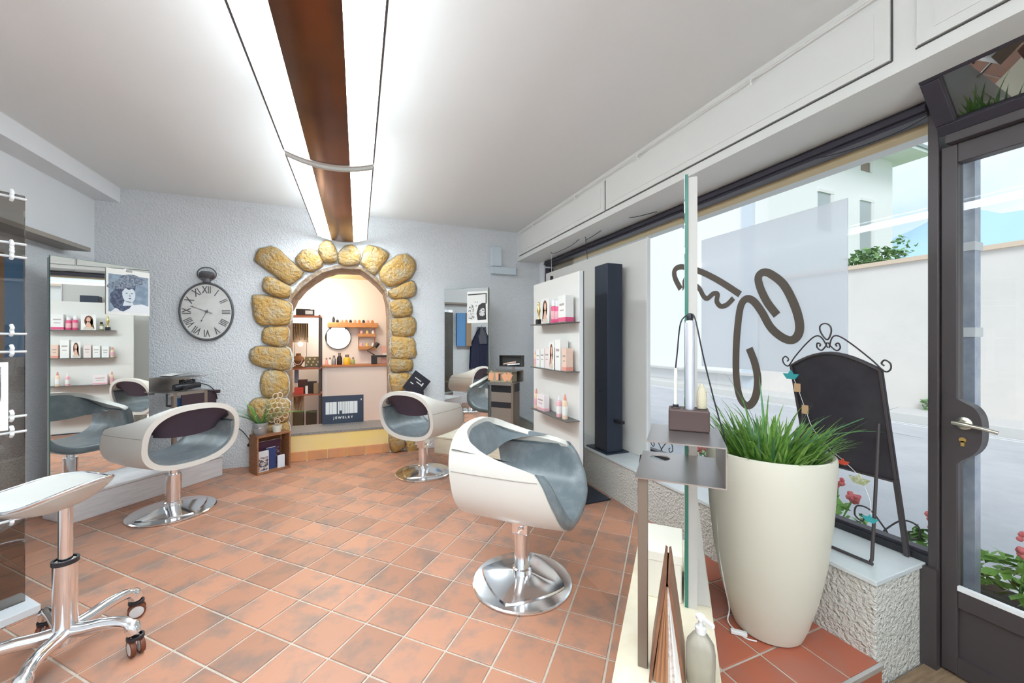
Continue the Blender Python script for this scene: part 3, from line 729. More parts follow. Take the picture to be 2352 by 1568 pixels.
pt, fl, el = portrait(stB, .30, .555, 1.42, 1.765, .198, 'black and white portrait sheet of a woman on the right mirror', 5, (0,)*5)
bk = mat('print_black', (.03, .028, .028), .5); gy_ = mat('print_grey', (.75, .74, .72), .5, var=(40, (.12, .12, .12), .5, .6)); sk = mat('print_skin', (.80, .79, .76), .5)
fl('print_background', [(.04, .08), (.94, .08), (.94, .95), (.04, .95)], sk, 0)
fl('print_frame_bar', [(.04, .88), (.94, .90), (.94, .93), (.04, .92)], bk, 1); fl('print_frame_bar', [(.90, .60), (.95, .60), (.95, .93), (.90, .93)], bk, 1)
fl('print_hair', [(.05, .15), (.06, .45), (.18, .60), (.30, .55), (.34, .38), (.38, .20), (.30, .10)], gy_, 2)
fl('print_hair', [(.52, .08), (.46, .30), (.56, .55), (.72, .62), (.90, .62), (.93, .10)], bk, 2)
fl('print_shawl', el(.74, .33, .14, .13, 16, .15), gy_, 3)
for ex in (.40, .50): fl('print_eye', el(ex, .66, .03, .010, 10), bk, 2)
fl('print_lips', el(.45, .54, .035, .012, 10), bk, 2)
# ================================================================== CLOCK
cc = Vector((-1.317, YB-.004, 1.497)); ck = thing('wall_clock', 'large pocket-watch style wall clock with Roman numerals', 'clock', (cc.x, cc.y, cc.z))
def disc(name, prof, m, parent, n=56, sx=1.0, sz=1.0):
    b = MB().lathe(prof, n, cap=False); b.v = [(x*sx, -z, y*sz) for x, y, z in b.v]; return b.build(name, m, parent, smooth=35)
iron = mat('clock_iron', (.10, .10, .11), .5)
disc('face', [(0, 0), (.195, 0), (.195, .024), (0, .024)], mat('clock_face', (.72, .71, .69), .6, var=(9, (.60, .58, .55), .4, .7)), ck, sz=1.30)
rimb = MB()
rim_pts = [(.203*math.cos(2*PI*k/64), -.018, .264*math.sin(2*PI*k/64)) for k in range(64)]
rimb.tube(rim_pts, .011, 8, closed=True).build('rim', iron, ck, smooth=60)
disc('hub_boss', [(0, .024), (.012, .024), (.010, .034), (0, .034)], iron, ck, 16)
for k, nm in enumerate(('XII', 'I', 'II', 'III', 'IIII', 'V', 'VI', 'VII', 'VIII', 'IX', 'X', 'XI')):
    a = math.radians(90-30*k); px, pz = .148*math.cos(a), .200*math.sin(a)
    text('numeral', nm, .094, iron, ck, (px, -.0252, pz), (PI/2, 0, 0), .0006, sx=.62).rotation_euler = (PI/2, -(a-PI/2), 0)
def hand(name, ang, L, back, wd):
    d = Vector((math.cos(ang), 0, math.sin(ang))); n_ = Vector((-d.z, 0, d.x)); b = MB()
    b.prism([-d*back+n_*wd*.6+Vector((0, -.028, 0)), d*L*.8+n_*wd*.4+Vector((0, -.028, 0)), d*L*.82+n_*wd*1.4+Vector((0, -.028, 0)), d*L+Vector((0, -.028, 0)), d*L*.82-n_*wd*1.4+Vector((0, -.028, 0)), d*L*.8-n_*wd*.4+Vector((0, -.028, 0)), -d*back-n_*wd*.6+Vector((0, -.028, 0))], (0, -.002, 0))
    b.build(name, iron, ck)
hand('minute_hand', math.radians(158), .135, .045, .004); hand('hour_hand', math.radians(246), .11, .02, .004)
MB().lathe([(.016, .25), (.030, .262), (.026, .295), (.045, .315), (.058, .33), (.06, .345), (.045, .36), (0, .362)], 24, cap=False).build('crown_neck', iron, ck, smooth=40).location = (0, -.02, .012)
disc('crown_disc', [(0, 0), (.05, 0), (.05, .03), (0, .03)], mat('rust_red', (.10, .03, .025), .5), ck, 28, 1.15, .6).location = (0, 0, .335)
MB().tube([(.073*math.cos(2*PI*k/40), -.02, .352+.062*math.sin(2*PI*k/40)) for k in range(40)], .005, 8, closed=True).build('bow_ring', iron, ck, smooth=60)
# ---- grey electrical box by the window corner
eb = thing('junction_box', 'pale blue-grey electrical box high in the back right corner', 'electrical box', (1.65, YB, 2.03))
bm_ = mat('pale_bluegrey', (.62, .70, .76), .5)
bx(1.485, 1.615, YB-.07, YB, 2.12, 2.36).build('upper_box', bm_, eb, world=True, bev=.01)
bx(1.485, 1.80, YB-.075, YB, 2.03, 2.115).build('lower_box', bm_, eb, world=True, bev=.006)
MB().tube([(1.815, YB-.03, 2.03), (1.815, YB-.03, 2.17)], .004, 6).build('cable', steel, eb, world=True)
# ================================================================== PRODUCT PANEL AND ITS GOODS
pp = thing('product_stand', 'tall off-white product panel with dark shelves before the window', 'display panel', (1.52, 2.83, 0))
offw = mat('offwhite_panel', (.80, .785, .745), .55)
bx(1.508, 1.534, 2.44, 3.23, .012, 1.737).build('panel', offw, pp, world=True, bev=.002)
bx(1.505, 1.537, 2.432, 2.442, .012, 1.737).build('edge_strip', white_p, pp, world=True)
bx(1.536, 1.546, 2.434, 2.45, .012, 1.737).build('back_strip', darkframe, pp, world=True)
bx(1.50, 1.80, 2.46, 2.80, 0, .012).build('foot_plate', blackmetal, pp, world=True)
dshelf = mat('dark_shelf', (.12, .115, .11), .5)
for z in (1.357, .992, .632, .25):
    bx(1.395, 1.508, 2.43, 3.06, z, z+.006).build('shelf', dshelf, pp, world=True)
def bottle(x, y, z, r, h, body, cap, label, grp, capk='cone', name='bottle'):
    t = thing(name, label, 'bottle', (x, y, z), 0, grp)
    MB().lathe([(0, 0), (r*.95, 0), (r, .004), (r, h*.66), (r*.85, h*.72), (r*.42, h*.76), (0, h*.76)], 20, cap=False).build('body', body, t, smooth=40)
    if capk == 'cone': MB().lathe([(r*.5, h*.76), (r*.5, h*.82), (r*.2, h), (0, h)], 16, cap=False).build('cap', cap, t, smooth=40)
    elif capk == 'flat': MB().lathe([(r*.8, h*.72), (r*.8, h), (0, h)], 16, cap=False).build('cap', cap, t, smooth=40)
    else:
        MB().lathe([(r*.35, h*.74), (r*.35, h*.86), (r*.2, h*.86), (r*.2, h*.93), (0, h*.93)], 14, cap=False).build('cap', cap, t, smooth=40)
        bx(-r*.3, r*.3, -r*1.2, r*.3, h*.92, h).build('pump_head', cap, t, bev=.002)
    MB().lathe([(r*1.004, h*.16), (r*1.01, h*.17), (r*1.01, h*.5), (r*1.004, h*.51)], 20, cap=False).build('label_band', lpink_p if body in (pink_p, cream_p) else white_card, t, smooth=40)
    return t
def carton(x, y, z, dx, dy, h, m, label, grp, band=None, rz=0):
    t = thing('carton', label, 'box', (x, y, z), rz, grp)
    bx(-dx/2, dx/2, -dy/2, dy/2, 0, h).build('box', m, t, bev=.0015)
    bx(-dx/2-.0008, -dx/2, -dy*.32, dy*.32, h*.62, h*.7).build('printed_line', mat('print_greybrown', (.45, .38, .36), .6), t)
    bx(-dx/2-.0008, -dx/2, -dy*.25, dy*.25, h*.42, h*.47).build('printed_line', mat('print_greybrown', (.45, .38, .36), .6), t)
    if band: bx(-dx/2-.001, dx/2+.001, -dy/2-.001, dy/2+.001, .004, h*.18).build('band', band, t)
    return t
z1, z2, z3, z4 = 1.363, .998, .638, .256
# upper shelf
tf = thing('trophy', 'small gold figurine trophy on the top product shelf', 'trophy', (1.445, 2.99, z1))
bx(-.022, .022, -.022, .022, 0, .045).build('base', black, tf, bev=.004)
MB().lathe([(.012, .045), (.006, .06), (.008, .09), (.016, .12), (.010, .15), (.006, .16), (.011, .175), (.006, .19), (0, .195)], 14, cap=False).build('figurine', mat('gold', (.75, .55, .2), .25, 1), tf, smooth=60)
def face_card(x, y, z, w_, h, label, lean=0):
    t = thing('promo_card', label, 'card', (x, y, z), 0)
    bx(0, .003, -w_/2, w_/2, 0, h).build('card', white_card, t)
    def f(nm, pts, m, lay): MB().prism([(-.0002-.0004*lay, (.5-a)*w_, c*h) for a, c in pts], (-.0003, 0, 0)).build(nm, m, t)
    e = lambda cx, cz, rx, rz_, n=16: [(cx+rx*math.cos(2*PI*k/n), cz+rz_*math.sin(2*PI*k/n)) for k in range(n)]
    hair = mat('print_brown', (.17, .07, .04), .6); skin = mat('print_skin_warm', (.78, .47, .34), .6)
    f('print_hair', e(.48, .58, .30, .36), hair, 0); f('print_hair', [(.1, .1), (.25, .7), (.5, .8), (.7, .6), (.62, .1)], hair, 0)
    f('print_face', e(.50, .66, .14, .17), skin, 1); f('print_neck', [(.42, .55), (.58, .55), (.75, .10), (.25, .10)], skin, 1)
    f('print_top', [(.15, .03), (.85, .03), (.8, .2), (.2, .2)], mat('print_beige', (.7, .6, .5), .6), 2)
    f('print_lips', e(.5, .58, .04, .018, 10), pink_p, 2)
    return t
face_card(1.417, 2.815, z1, .14, .205, 'promotional card with a long-haired model on the top product shelf')
for i, (y, b_, lb) in enumerate(((2.69, pink_p, 'tall hot pink bottle beside the promo card on the top shelf'), (2.63, pink_p, 'hot pink bottle next to the white carton on the top shelf'))):
    bottle(1.435, y, z1, .026, .185-.012*i, b_, white_p, lb, 'pink bottles on the product panel', 'flat')
carton(1.45, 2.535, z1, .07, .11, .20, white_card, 'white carton with pink base on the top product shelf', 'cartons on the product panel', pink_p)
bottle(1.46, 2.925, z1, .018, .11, mat('olive_plastic', (.35, .33, .08), .4), black, 'small olive bottle behind the trophy on the top shelf', 'small bottles on the product panel', 'flat')
# middle shelf
carton(1.455, 2.97, z2, .06, .07, .15, white_card, 'white carton at the far end of the second product shelf', 'cartons on the product panel')
carton(1.455, 2.885, z2, .06, .07, .16, white_card, 'white carton second from the far end of the second shelf', 'cartons on the product panel')
carton(1.455, 2.80, z2, .06, .07, .17, mat('pale_pink_card', (.86, .74, .70), .6), 'pale pink carton in the middle of the second product shelf', 'cartons on the product panel')
face_card(1.415, 2.70, z2, .085, .215, 'narrow card with a model on the second product shelf')
carton(1.45, 2.60, z2, .07, .08, .235, white_card, 'tall white carton on the second product shelf', 'cartons on the product panel')
carton(1.45, 2.51, z2, .06, .06, .17, mat('peach_card', (.86, .62, .50), .6), 'peach carton at the near end of the second shelf', 'cartons on the product panel', coral_p)
bottle(1.44, 3.035, z2, .02, .14, cream_p, coral_p, 'peach spray bottle at the far end of the second shelf', 'small bottles on the product panel')
# lower shelf
carton(1.45, 2.92, z3, .05, .14, .135, mat('rose_card', (.88, .80, .80), .6), 'wide rose carton with pink edge on the third product shelf', 'cartons on the product panel', lpink_p)
bottle(1.44, 2.62, z3, .022, .165, lpink_p, white_p, 'pink bottle with white tip on the third product shelf', 'small bottles on the product panel')
bottle(1.44, 2.53, z3, .022, .185, mat('pale_peach', (.88, .68, .50), .4), coral_p, 'pale peach bottle with pink cone cap on the third shelf', 'small bottles on the product panel')
bottle(1.44, 3.03, z3, .02, .17, cream_p, coral_p, 'peach bottle at the far end of the third shelf', 'small bottles on the product panel')
bottle(1.44, 2.72, z4, .024, .17, lpink_p, coral_p, 'pink cone-capped bottle on the lowest product shelf', 'small bottles on the product panel')
# ================================================================== WINDOW DISPLAY ON THE SILL
bc = thing('metal_column', 'tall dark blue-black metal column with side lever on the window sill', 'column', (1.95, 2.68, .308))
bx(1.845, 2.06, 2.57, 2.87, .308, .318).build('base_plate', blackmetal, bc, world=True)
bx(1.87, 2.02, 2.60, 2.78, .318, 1.855).build('column', blackmetal, bc, world=True, bev=.004)
bx(1.93, 1.965, 2.50, 2.60, .56, .585).build('lever', black, bc, world=True, bev=.003)
MB().tube([(1.868, 2.70, .80), (1.860, 2.70, .80)], .006, 8).build('screw', black, bc, world=True)
wb = thing('display_board', 'wide off-white board standing on the sill behind the dark column', 'board', (2.10, 3.1, .308))
bx(2.075, 2.10, 2.365, 4.10, .309, 2.02).build('board', offw, wb, world=True, bev=.002)
bx(2.062, 2.076, 2.362, 2.372, .309, 2.02).build('board_edge', white_p, wb, world=True)
fs = bx(2.196, 2.203, 1.124, 1.974, 1.05, 1.915).build('frosted_sheet', film_m); tag(fs, 'frosted white sheet hung on the shop window behind the lettering', 'panel')
# ---- A-frame chalkboard
cb = thing('chalkboard', 'arched black A-frame chalkboard with iron scroll top on the window sill', 'chalkboard', (2.08, 1.06, .308))
F0, T0 = Vector((2.165, 0, .312)), Vector((1.963, 0, 1.106)); dirb = (T0-F0)
def bp(y, s, off=0): # point on the slanted board plane; s=0 foot, 1 shoulder
    nrm = Vector((-dirb.z, 0, dirb.x)).normalized(); return F0+dirb*s+Vector((0, y, 0))+nrm*off
Y0, Y1 = .887, 1.242
chalk = mat('chalkboard_black', (.035, .03, .04), .6, var=(7, (.055, .05, .06), .4, .7))
ol = [bp(Y0, .40), bp(Y0, 1.0)]+[bp(Y0+(Y1-Y0)*k/12, 1.0+.085*math.sin(PI*k/12)) for k in range(1, 12)]+[bp(Y1, 1.0), bp(Y1, .40)]
nb = Vector((-dirb.z, 0, dirb.x)).normalized()
MB().prism(ol, nb*-.012).build('slate', chalk, cb, world=True)
rimp = [bp(Y0+.006, .41, .004), bp(Y0+.006, 1.0, .004)]+[bp(Y0+(Y1-Y0)*k/12, .995+.085*math.sin(PI*k/12), .004) for k in range(1, 12)]+[bp(Y1-.006, 1.0, .004), bp(Y1-.006, .41, .004)]
MB().tube(rimp, .006, 6, closed=True).build('slate_rim', darkframe, cb, world=True)
for y in (Y0+.006, Y1-.006):
    MB().prism([bp(y-.008, 0, -.008), bp(y+.008, 0, -.008), bp(y+.008, 0, .008), bp(y-.008, 0, .008)], dirb*.42).build('leg', darkframe, cb, world=True)
MB().tube(smoothpath([bp(Y0+.03, .72, .012), (1.955, Y0+.025, .40), (1.945, Y0+.027, .325), (1.943, Y0+.045, .316), (1.943, Y1-.045, .316), (1.945, Y1-.027, .325), (1.955, Y1-.025, .40), bp(Y1-.03, .72, .012)], 5), .0065, 8).build('stand', darkframe, cb, world=True, smooth=60)
def spiral(c, r0, turns, a0, sgn, nrm_y, n=22):
    out = []
    for k in range(n+1):
        f = k/n; a = a0+sgn*f*turns*2*PI; r = r0*(1-.8*f); out.append(bp(c[0]+r*math.cos(a), c[1]+r*math.sin(a)/.82))
    return out
ym = (Y0+Y1)/2
for sg_ in (-1, 1):
    P = [bp(ym+sg_*.003, 1.11), bp(ym+sg_*.02, 1.165), bp(ym+sg_*.045, 1.175), bp(ym+sg_*.09, 1.13), bp(ym+sg_*.15, 1.05), bp(ym+sg_*.185, .995), bp(ym+sg_*.205, 1.005), bp(ym+sg_*.208, 1.035), bp(ym+sg_*.192, 1.052), bp(ym+sg_*.18, 1.035), bp(ym+sg_*.188, 1.022)]
    MB().tube(smoothpath(P, 5), .0032, 6).build('scroll', darkframe, cb, world=True, smooth=60)
    P = [bp(ym+sg_*.002, 1.14), bp(ym+sg_*.012, 1.115), bp(ym+sg_*.03, 1.095), bp(ym+sg_*.045, 1.11), bp(ym+sg_*.042, 1.135), bp(ym+sg_*.03, 1.13), bp(ym+sg_*.034, 1.117)]
    MB().tube(smoothpath(P, 5), .0032, 6).build('scroll', darkframe, cb, world=True, smooth=60)
MB().tube([bp(ym+.021*math.sin(2*PI*k/24)*(1-.4*math.cos(2*PI*k/24)), 1.20+.045*-math.cos(2*PI*k/24)) for k in range(24)], .0032, 6, closed=True).build('scroll_loop', darkframe, cb, world=True, smooth=60)
# ---- paper boat garland hanging over the board
gl = thing('paper_boat_garland', 'string of folded paper boats and tags hanging before the chalkboard', 'garland', (1.94, 1.0, .9))
gpt = [gx(px, py, x_) for px, py, x_ in ((1818,858,1.925),(1832,890,1.925),(1850,940,1.93),(1868,985,1.935),(1905,1030,1.94),(1938,1058,1.93),(1975,1097,1.93),(1998,1150,1.93),(2000,1188,1.93))]
MB().tube(smoothpath(gpt, 5), .0012, 5).build('string', white_p, gl, world=True)
def boat(p, m, s=.03):
    b = MB(); y, z = p.y, p.z
    b.prism([(p.x, y+s, z), (p.x, y+s*.5, z-s*.7), (p.x, y-s*.5, z-s*.7), (p.x, y-s, z)], (-.008, 0, 0)); b.prism([(p.x-.004, y+s*.4, z-.003), (p.x-.004, y-s*.4, z-.003), (p.x-.004, y, z+s*.55)], (-.003, 0, 0))
    b.build('paper_boat', m, gl, world=True)
teal = mat('teal_paper', (.05, .42, .45), .6); redp = mat('red_paper', (.75, .10, .05), .6); olive = mat('olive_paper', (.42, .46, .22), .6, var=(60, (.7, .7, .55), .45, .6)); kraft = mat('kraft_paper', (.66, .42, .24), .7)
boat(gpt[0], teal, .036); boat(gpt[5], redp, .022); boat(gpt[6], olive, .036); boat(gpt[8], teal, .026)
for q in (gpt[1], gpt[2]):
    bx(q.x-.004, q.x-.002, q.y-.014, q.y+.014, q.z-.02, q.z+.02).build('tag', kraft, gl, world=True)
# ================================================================== PLANTER WITH GRASSY PLANT
PC = (1.630, 1.126)
pot = thing('planter', 'tall cream vase planter beside the window sill', 'planter', (PC[0], PC[1], 0))
MB().lathe([(0, .0), (.112, .0), (.126, .008), (.145, .06), (.177, .18), (.204, .33), (.222, .50), (.231, .65), (.235, .745), (.233, .758), (.227, .763), (.217, .758), (.206, .72), (.20, .69), (0, .69)], 64, cap=False).build('vessel', pot_m, pot, smooth=40)
MB().lathe([(0, .0), (.199, 0), (.199, .012), (0, .014)], 32, (0, 0, .69), cap=False).build('soil', mat('soil', (.06, .045, .03), .95, bump=(60, .8)), pot)
pl = thing('grass_plant', 'bushy green grass-leaved plant growing in the cream planter', 'plant', (PC[0], PC[1], .70))
def blade(base, az, L, lean, droop, wd, n=7):
    d = Vector((math.cos(az), math.sin(az), 0)); side = Vector((-d.y, d.x, 0)); rows = []
    for k in range(n+1):
        f = k/n; h = L*f*(1-.25*droop*f*f); out = lean*L*f+droop*L*.55*f**2.4; c = Vector(base)+d*out+Vector((0, 0, h*(1-.35*lean)-droop*L*.35*f**3)); w_ = wd*(1-f**2.2)*.5+.0006
        rows.append([c-side*w_, c-Vector((0, 0, w_*.5)), c+side*w_])
    return rows
small = MB()
for k in range(430):
    a = R.uniform(0, 2*PI); r = .165*math.sqrt(R.random()); q = (r*math.cos(a), r*math.sin(a), .0)
    b = MB().grid(blade(q, a+R.uniform(-.6, .6), R.uniform(.10, .23), .25+r*3.2*R.uniform(.4, 1), R.uniform(0, .35), R.uniform(.008, .014)))
    small.add(b.v, b.f)
tag(small.build('fine_leaves', leaf_m, pl, smooth=60), kind='stuff')
for k in range(60):
    a = R.uniform(0, 2*PI); r = .14*math.sqrt(R.random())
    MB().grid(blade((r*math.cos(a), r*math.sin(a), 0), a+R.uniform(-.3, .3), R.uniform(.20, .36), .15+r*2.6, R.uniform(.0, .5), R.uniform(.009, .014))).build('leaf', leaf_m if k % 3 else leaf_b, pl, smooth=60)
for az, L, lean, dr_, wd in ((-.38, .46, 1.15, .15, .014), (-.5, .44, .95, .75, .012), (1.9, .46, .28, .15, .012), (2.4, .40, .2, .2, .012), (.9, .42, .2, .1, .012)):
    MB().grid(blade((0, 0, 0), az, L, lean, dr_, wd)).build('leaf', leaf_b, pl, smooth=60)
cd = thing('lamp_cable', 'thin white cable with inline switch running down the cream planter', 'cable', (1.45, 1.0, 0))
def potp(px, py, ex=.004):
    r_ = Vector(ray(px, py)); prof = [(0, .126), (.06, .145), (.18, .174), (.33, .199), (.5, .216), (.65, .225), (.77, .229)]
    best = None
    t = 1.2
    while t < 1.75:
        p = Vector((0, 0, CAM_H))+r_*t; z = max(0, p.z); rr = .143
        for (za, ra), (zb, rb) in zip(prof, prof[1:]):
            if za <= z <= zb: rr = ra+(rb-ra)*(z-za)/(zb-za)
        dd = math.hypot(p.x-PC[0], p.y-PC[1])
        if dd <= rr+ex: return p
        if best is None or dd-rr < best[0]: best = (dd-rr, p.copy())
        t += .002
    return best[1]
cpts = [potp(1640+dx, y) for dx, y in ((3, 1115), (8, 1200), (14, 1280), (24, 1340), (35, 1395))]+[gz(1672, 1425, .012), gz(1690, 1448, .006), gz(1715, 1466, .006), gz(1738, 1472, .006)]
MB().tube(smoothpath(cpts, 6), .0028, 6).build('cable', white_p, cd, world=True, smooth=60)
sw_ = gz(1697, 1452, .010); b = MB().box(-.03, .03, -.009, .009, -.008, .008); a_ = -.75
b.v = [(sw_.x+x*math.cos(a_)-y*math.sin(a_), sw_.y+x*math.sin(a_)+y*math.cos(a_), sw_.z+z) for x, y, z in b.v]; b.build('inline_switch', white_p, cd, world=True, bev=.003)
# ================================================================== THINGS ON THE NEAR STATION
hd = thing('tool_holder', 'dark brown block with holes for styling tools on the steel shelf', 'tool holder', S2W(stC, .70, .215, .912), stC.rotation_euler.z)
holes = [(-.045, 0), (0, .012), (.045, 0), (.0, -.02)]
bx(-.045, .045, -.065, .065, 0, .073).build('block', mat('brown_block', (.085, .05, .045), .45), hd, bev=.005)
for vx in (-.042, 0, .042):
    MB().lathe([(.0, .0732), (.015, .0732), (.015, .0742), (.0, .0742)], 16, (0, vx, 0), cap=False).build('hole', black, hd)
    MB().lathe([(.015, .073), (.017, .0755), (.015, .0765)], 16, (0, vx, 0), cap=False).build('hole_ring', steel, hd)
def tool(name, label, cat, vx, parts, ux=0):
    t = thing(name, label, cat, S2W(stC, .70+ux, .215+vx, .985), stC.rotation_euler.z)
    for nm, prof, m in parts: MB().lathe(prof, 14, cap=False).build(nm, m, t, smooth=40)
    return t
ci = tool('curling_iron', 'tall silver curling iron standing in the tool holder', 'curling iron', 0.004, [('barrel', [(0, 0), (.015, 0), (.016, .30), (.013, .31), (0, .312)], mat('satin_silver', (.72, .73, .82), .3, .6)), ('cap', [(0, .31), (.010, .31), (.012, .322), (.008, .335), (0, .337)], black)], .012)
tool('comb_tube', 'clear pipette tube at the left of the tool holder', 'tube', -.042, [('tube', [(.006, 0), (.006, .13), (.002, .15), (0, .15)], mat('clear_beige', (.75, .72, .66), .3)), ('collar', [(.010, 0), (.010, .012), (0, .012)], black)])
tool('hair_clip', 'dark purple hair clip in the middle of the tool holder', 'hair clip', .006, [('clip', [(.012, 0), (.011, .05), (.004, .075), (0, .078)], mat('plum_plastic', (.07, .04, .09), .4))], -.025)
tool('hair_brush', 'cream bristle brush at the right of the tool holder', 'brush', .042, [('bristles', [(.014, .0), (.017, .02), (.016, .06), (.006, .085), (0, .09)], mat('cream_bristle', (.74, .66, .48), .7, bump=(200, .6)))])
tp_ = S2W(stC, .712, .219, 1.318)
cb2 = thing('tool_cable', 'thin black cable arching from the curling iron down to the planter side', 'cable', tp_)
pA = [tp_, S2W(stC, .73, .235, 1.30), S2W(stC, .74, .262, 1.16), S2W(stC, .75, .300, .99), S2W(stC, .75, .322, .905), S2W(stC, .75, .322, .86)]
MB().tube(smoothpath(pA, 6), .0025, 6).build('cable', black, cb2, world=True, smooth=60)
MB().tube(smoothpath([tp_, S2W(stC, .72, .190, 1.29), S2W(stC, .715, .178, 1.18), S2W(stC, .702, .173, 1.128)], 6), .0025, 6).build('cable', black, cb2, world=True, smooth=60)
q = S2W(stC, .75, .322, .845); MB().lathe([(0, -.02), (.008, -.02), (.010, 0), (.004, .018), (0, .018)], 12, tuple(q), cap=False).build('plug', black, cb2, world=True, smooth=40)
# strap
sb_ = S2W(stC, .62, .05, .70); MB().tube(smoothpath([S2W(stC, .66, .052, .789), S2W(stC, .645, .046, .74), S2W(stC, .64, .043, .65), S2W(stC, .625, .044, .60)], 4), [.004]*8+[.006]*5, 6).build('strap', black); tag(bpy.data.objects['strap'], 'black strap dangling from the steel shelf edge', 'strap')
# album standing tent-like
al = thing('photo_album', 'brown photo album standing half open on the cream plinth', 'album', S2W(stC, .85, .15, .185), stC.rotation_euler.z)
lea = mat('album_leather', (.20, .085, .05), .5, var=(8, (.32, .15, .08), .4, .7)); pag = mat('album_pages', (.80, .74, .70), .7, var=(60, (.60, .50, .45), .45, .6), aniso=(1, 1, 1))
for sgn, nm in ((-1, 'cover'), (1, 'cover')):
    MB().prism([(-.11, sgn*.052, 0), (-.11, sgn*.045, 0), (-.11, sgn*.002, .315), (-.11, sgn*.009, .32)], (.22, 0, 0)).build(nm, lea, al)
inner = mat('album_inner', (.42, .20, .10), .6)
for k in range(-6, 6):
    f = .145*k+.05; MB().prism([(-.10, f*.048, .004), (-.10, f*.048+.0069, .004), (-.10, f*.004+.0012, .30), (-.10, f*.004-.001, .30)], (.20+.004*(k % 2), 0, 0)).build('page', white_card if k > 2 else (pag if k > -1 else inner), al)
# soap bottle
sp = S2W(stC, .905, .243, .185); so = thing('soap_bottle', 'clear pump bottle of liquid soap at the plinth front edge', 'bottle', sp)
clear_b = glassmat('clear_bottle', (.99, .99, .98), .05, 0, .42, (.97, .97, .94))
MB().lathe([(0, 0), (.036, 0), (.040, .006), (.041, .10), (.038, .125), (.024, .148), (.013, .156), (.013, .165), (0, .165)], 28, cap=False).build('body', clear_b, so, smooth=40)
MB().lathe([(0, .004), (.034, .004), (.0355, .085), (0, .086)], 24, cap=False).build('liquid', glassmat('soap_liquid', (.99, .98, .92), .02, 0, .5, (.97, .95, .84)), so, smooth=40)
MB().lathe([(.015, .158), (.016, .175), (.008, .178), (.006, .198), (.013, .199), (.013, .208), (0, .209)], 18, cap=False).build('pump', mat('clear_white', (.88, .90, .9), .3), so, smooth=40)
b = bx(-.006, .006, -.045, .0, .199, .208); b.build('spout', mat('clear_white', (.88, .90, .9), .3), so)
# cream storage box
cx_ = thing('storage_box', 'cream storage box at the far end of the near plinth', 'box', S2W(stC, .42, .12, .185), stC.rotation_euler.z)
bx(-.12, .12, -.07, .075, 0, .165).build('box', mat('cream_box', (.86, .82, .72), .6), cx_, bev=.004); bx(-.124, .124, -.074, .079, .150, .19).build('lid', mat('cream_box', (.86, .82, .72), .6), cx_, bev=.004)
# ================================================================== THINGS ON THE LEFT STATION
dd = thing('hair_dryer', 'black hair dryer with coiled cable on the left steel shelf', 'hair dryer', S2W(stA, .79, .13, .793), stA.rotation_euler.z)
MB().lathe([(0, 0), (.026, 0), (.030, .03), (.030, .12), (.024, .17), (.024, .20), (0, .20)], 20, cap=False).build('barrel', black, dd, smooth=40).rotation_euler = (0, math.radians(88), 0)
bpy.context.view_layer.update()
dd.children[0].location = (-.10, 0, .032)
MB().tube([(-.04, 0, .03), (-.055, -.05, .03), (-.07, -.10, .025)], .016, 10).build('handle', black, dd, smooth=60)
coil = [(.02+.055*math.cos(a/3), .03+.045*math.sin(a/3)*(1 if a % 2 else .8), .075+.012*math.sin(a*1.1)) for a in range(42)]
MB().tube(smoothpath(coil, 2), .005, 6).build('cable', black, dd, smooth=60)
MB().tube(smoothpath([(.08, .02, .06), (.14, -.05, .03), (.175, -.085, -.03), (.19, -.09, -.10)], 5), .0045, 6).build('cable', black, dd, smooth=60)
mg = thing('magazine', 'open magazine with curling pages on the left upper shelf', 'magazine', S2W(stA, .80, .20, .913), stA.rotation_euler.z)
for k in range(3):
    rows = [[(-.14+.26*i/8, -.08+.15*j/4, .004+.006*k+.03*math.sin(i/8*PI*(.6+.2*k))*(1-.3*k)) for j in range(5)] for i in range(9)]
    MB().grid(rows).build('page', mat('magazine_grey', (.42, .42, .42), .4) if k < 2 else white_card, mg, smooth=60)
dw = thing('drawer_tray', 'dark drawer tray with blue tools under the left steel shelf', 'tray', S2W(stA, .86, .17, .655), stA.rotation_euler.z)
bx(-.15, .13, -.10, .10, 0, .012).build('tray', mat('dark_plum', (.05, .03, .04), .4), dw); bx(.10, .165, -.105, .10, .09, .118).build('tray_top', mat('dark_plum', (.05, .03, .04), .4), dw)
bx(-.15, .13, -.105, -.095, .0, .11).build('tray_front', mat('dark_plum', (.05, .03, .04), .4), dw)
bx(-.13, -.07, -.02, .03, .012, .07).build('blue_tool', mat('blue_plastic', (.10, .25, .6), .4), dw)
for uu in (-.145, .125): bx(uu-.005, uu+.005, .09, .10, 0, .134).build('hanger', steel, dw)
# ================================================================== THINGS AT THE RIGHT STATION
rb = thing('accessory_box', 'beige box with orange cards standing on the right steel shelf', 'box', S2W(stB, .76, .17, .793), stB.rotation_euler.z)
bx(-.13, .12, -.07, .07, 0, .115).build('box', mat('khaki_box', (.42, .36, .25), .7), rb, bev=.004)
for i, (u, zz, ang) in enumerate(((-.115, .055, .1), (-.03, .06, -.15), (.09, .06, .5), (.05, .055, -.6))):
    c = bx(-.03, .03, -.0015, .0015, -.038, .038).build('orange_card', mat('orange_card', (.85, .42, .24), .6), rb); c.location = (u, -.0725-.002*i, zz); c.rotation_euler = (0, ang, 0)
bx(-.025, -.005, -.082, -.080, .02, .09).build('printed_figure', mat('print_dark2', (.06, .05, .05), .6), rb)
rd = thing('drawer_unit', 'black and bronze drawer unit under the right steel shelf', 'drawer unit', S2W(stB, .77, .19, .186), stB.rotation_euler.z)
bx(-.13, .12, -.08, .10, .0, .50).build('body', mat('taupe_metal', (.30, .25, .21), .45, .3), rd, bev=.003); bx(-.13, .12, -.082, .10, .502, .60).build('drawer', black, rd, bev=.003)
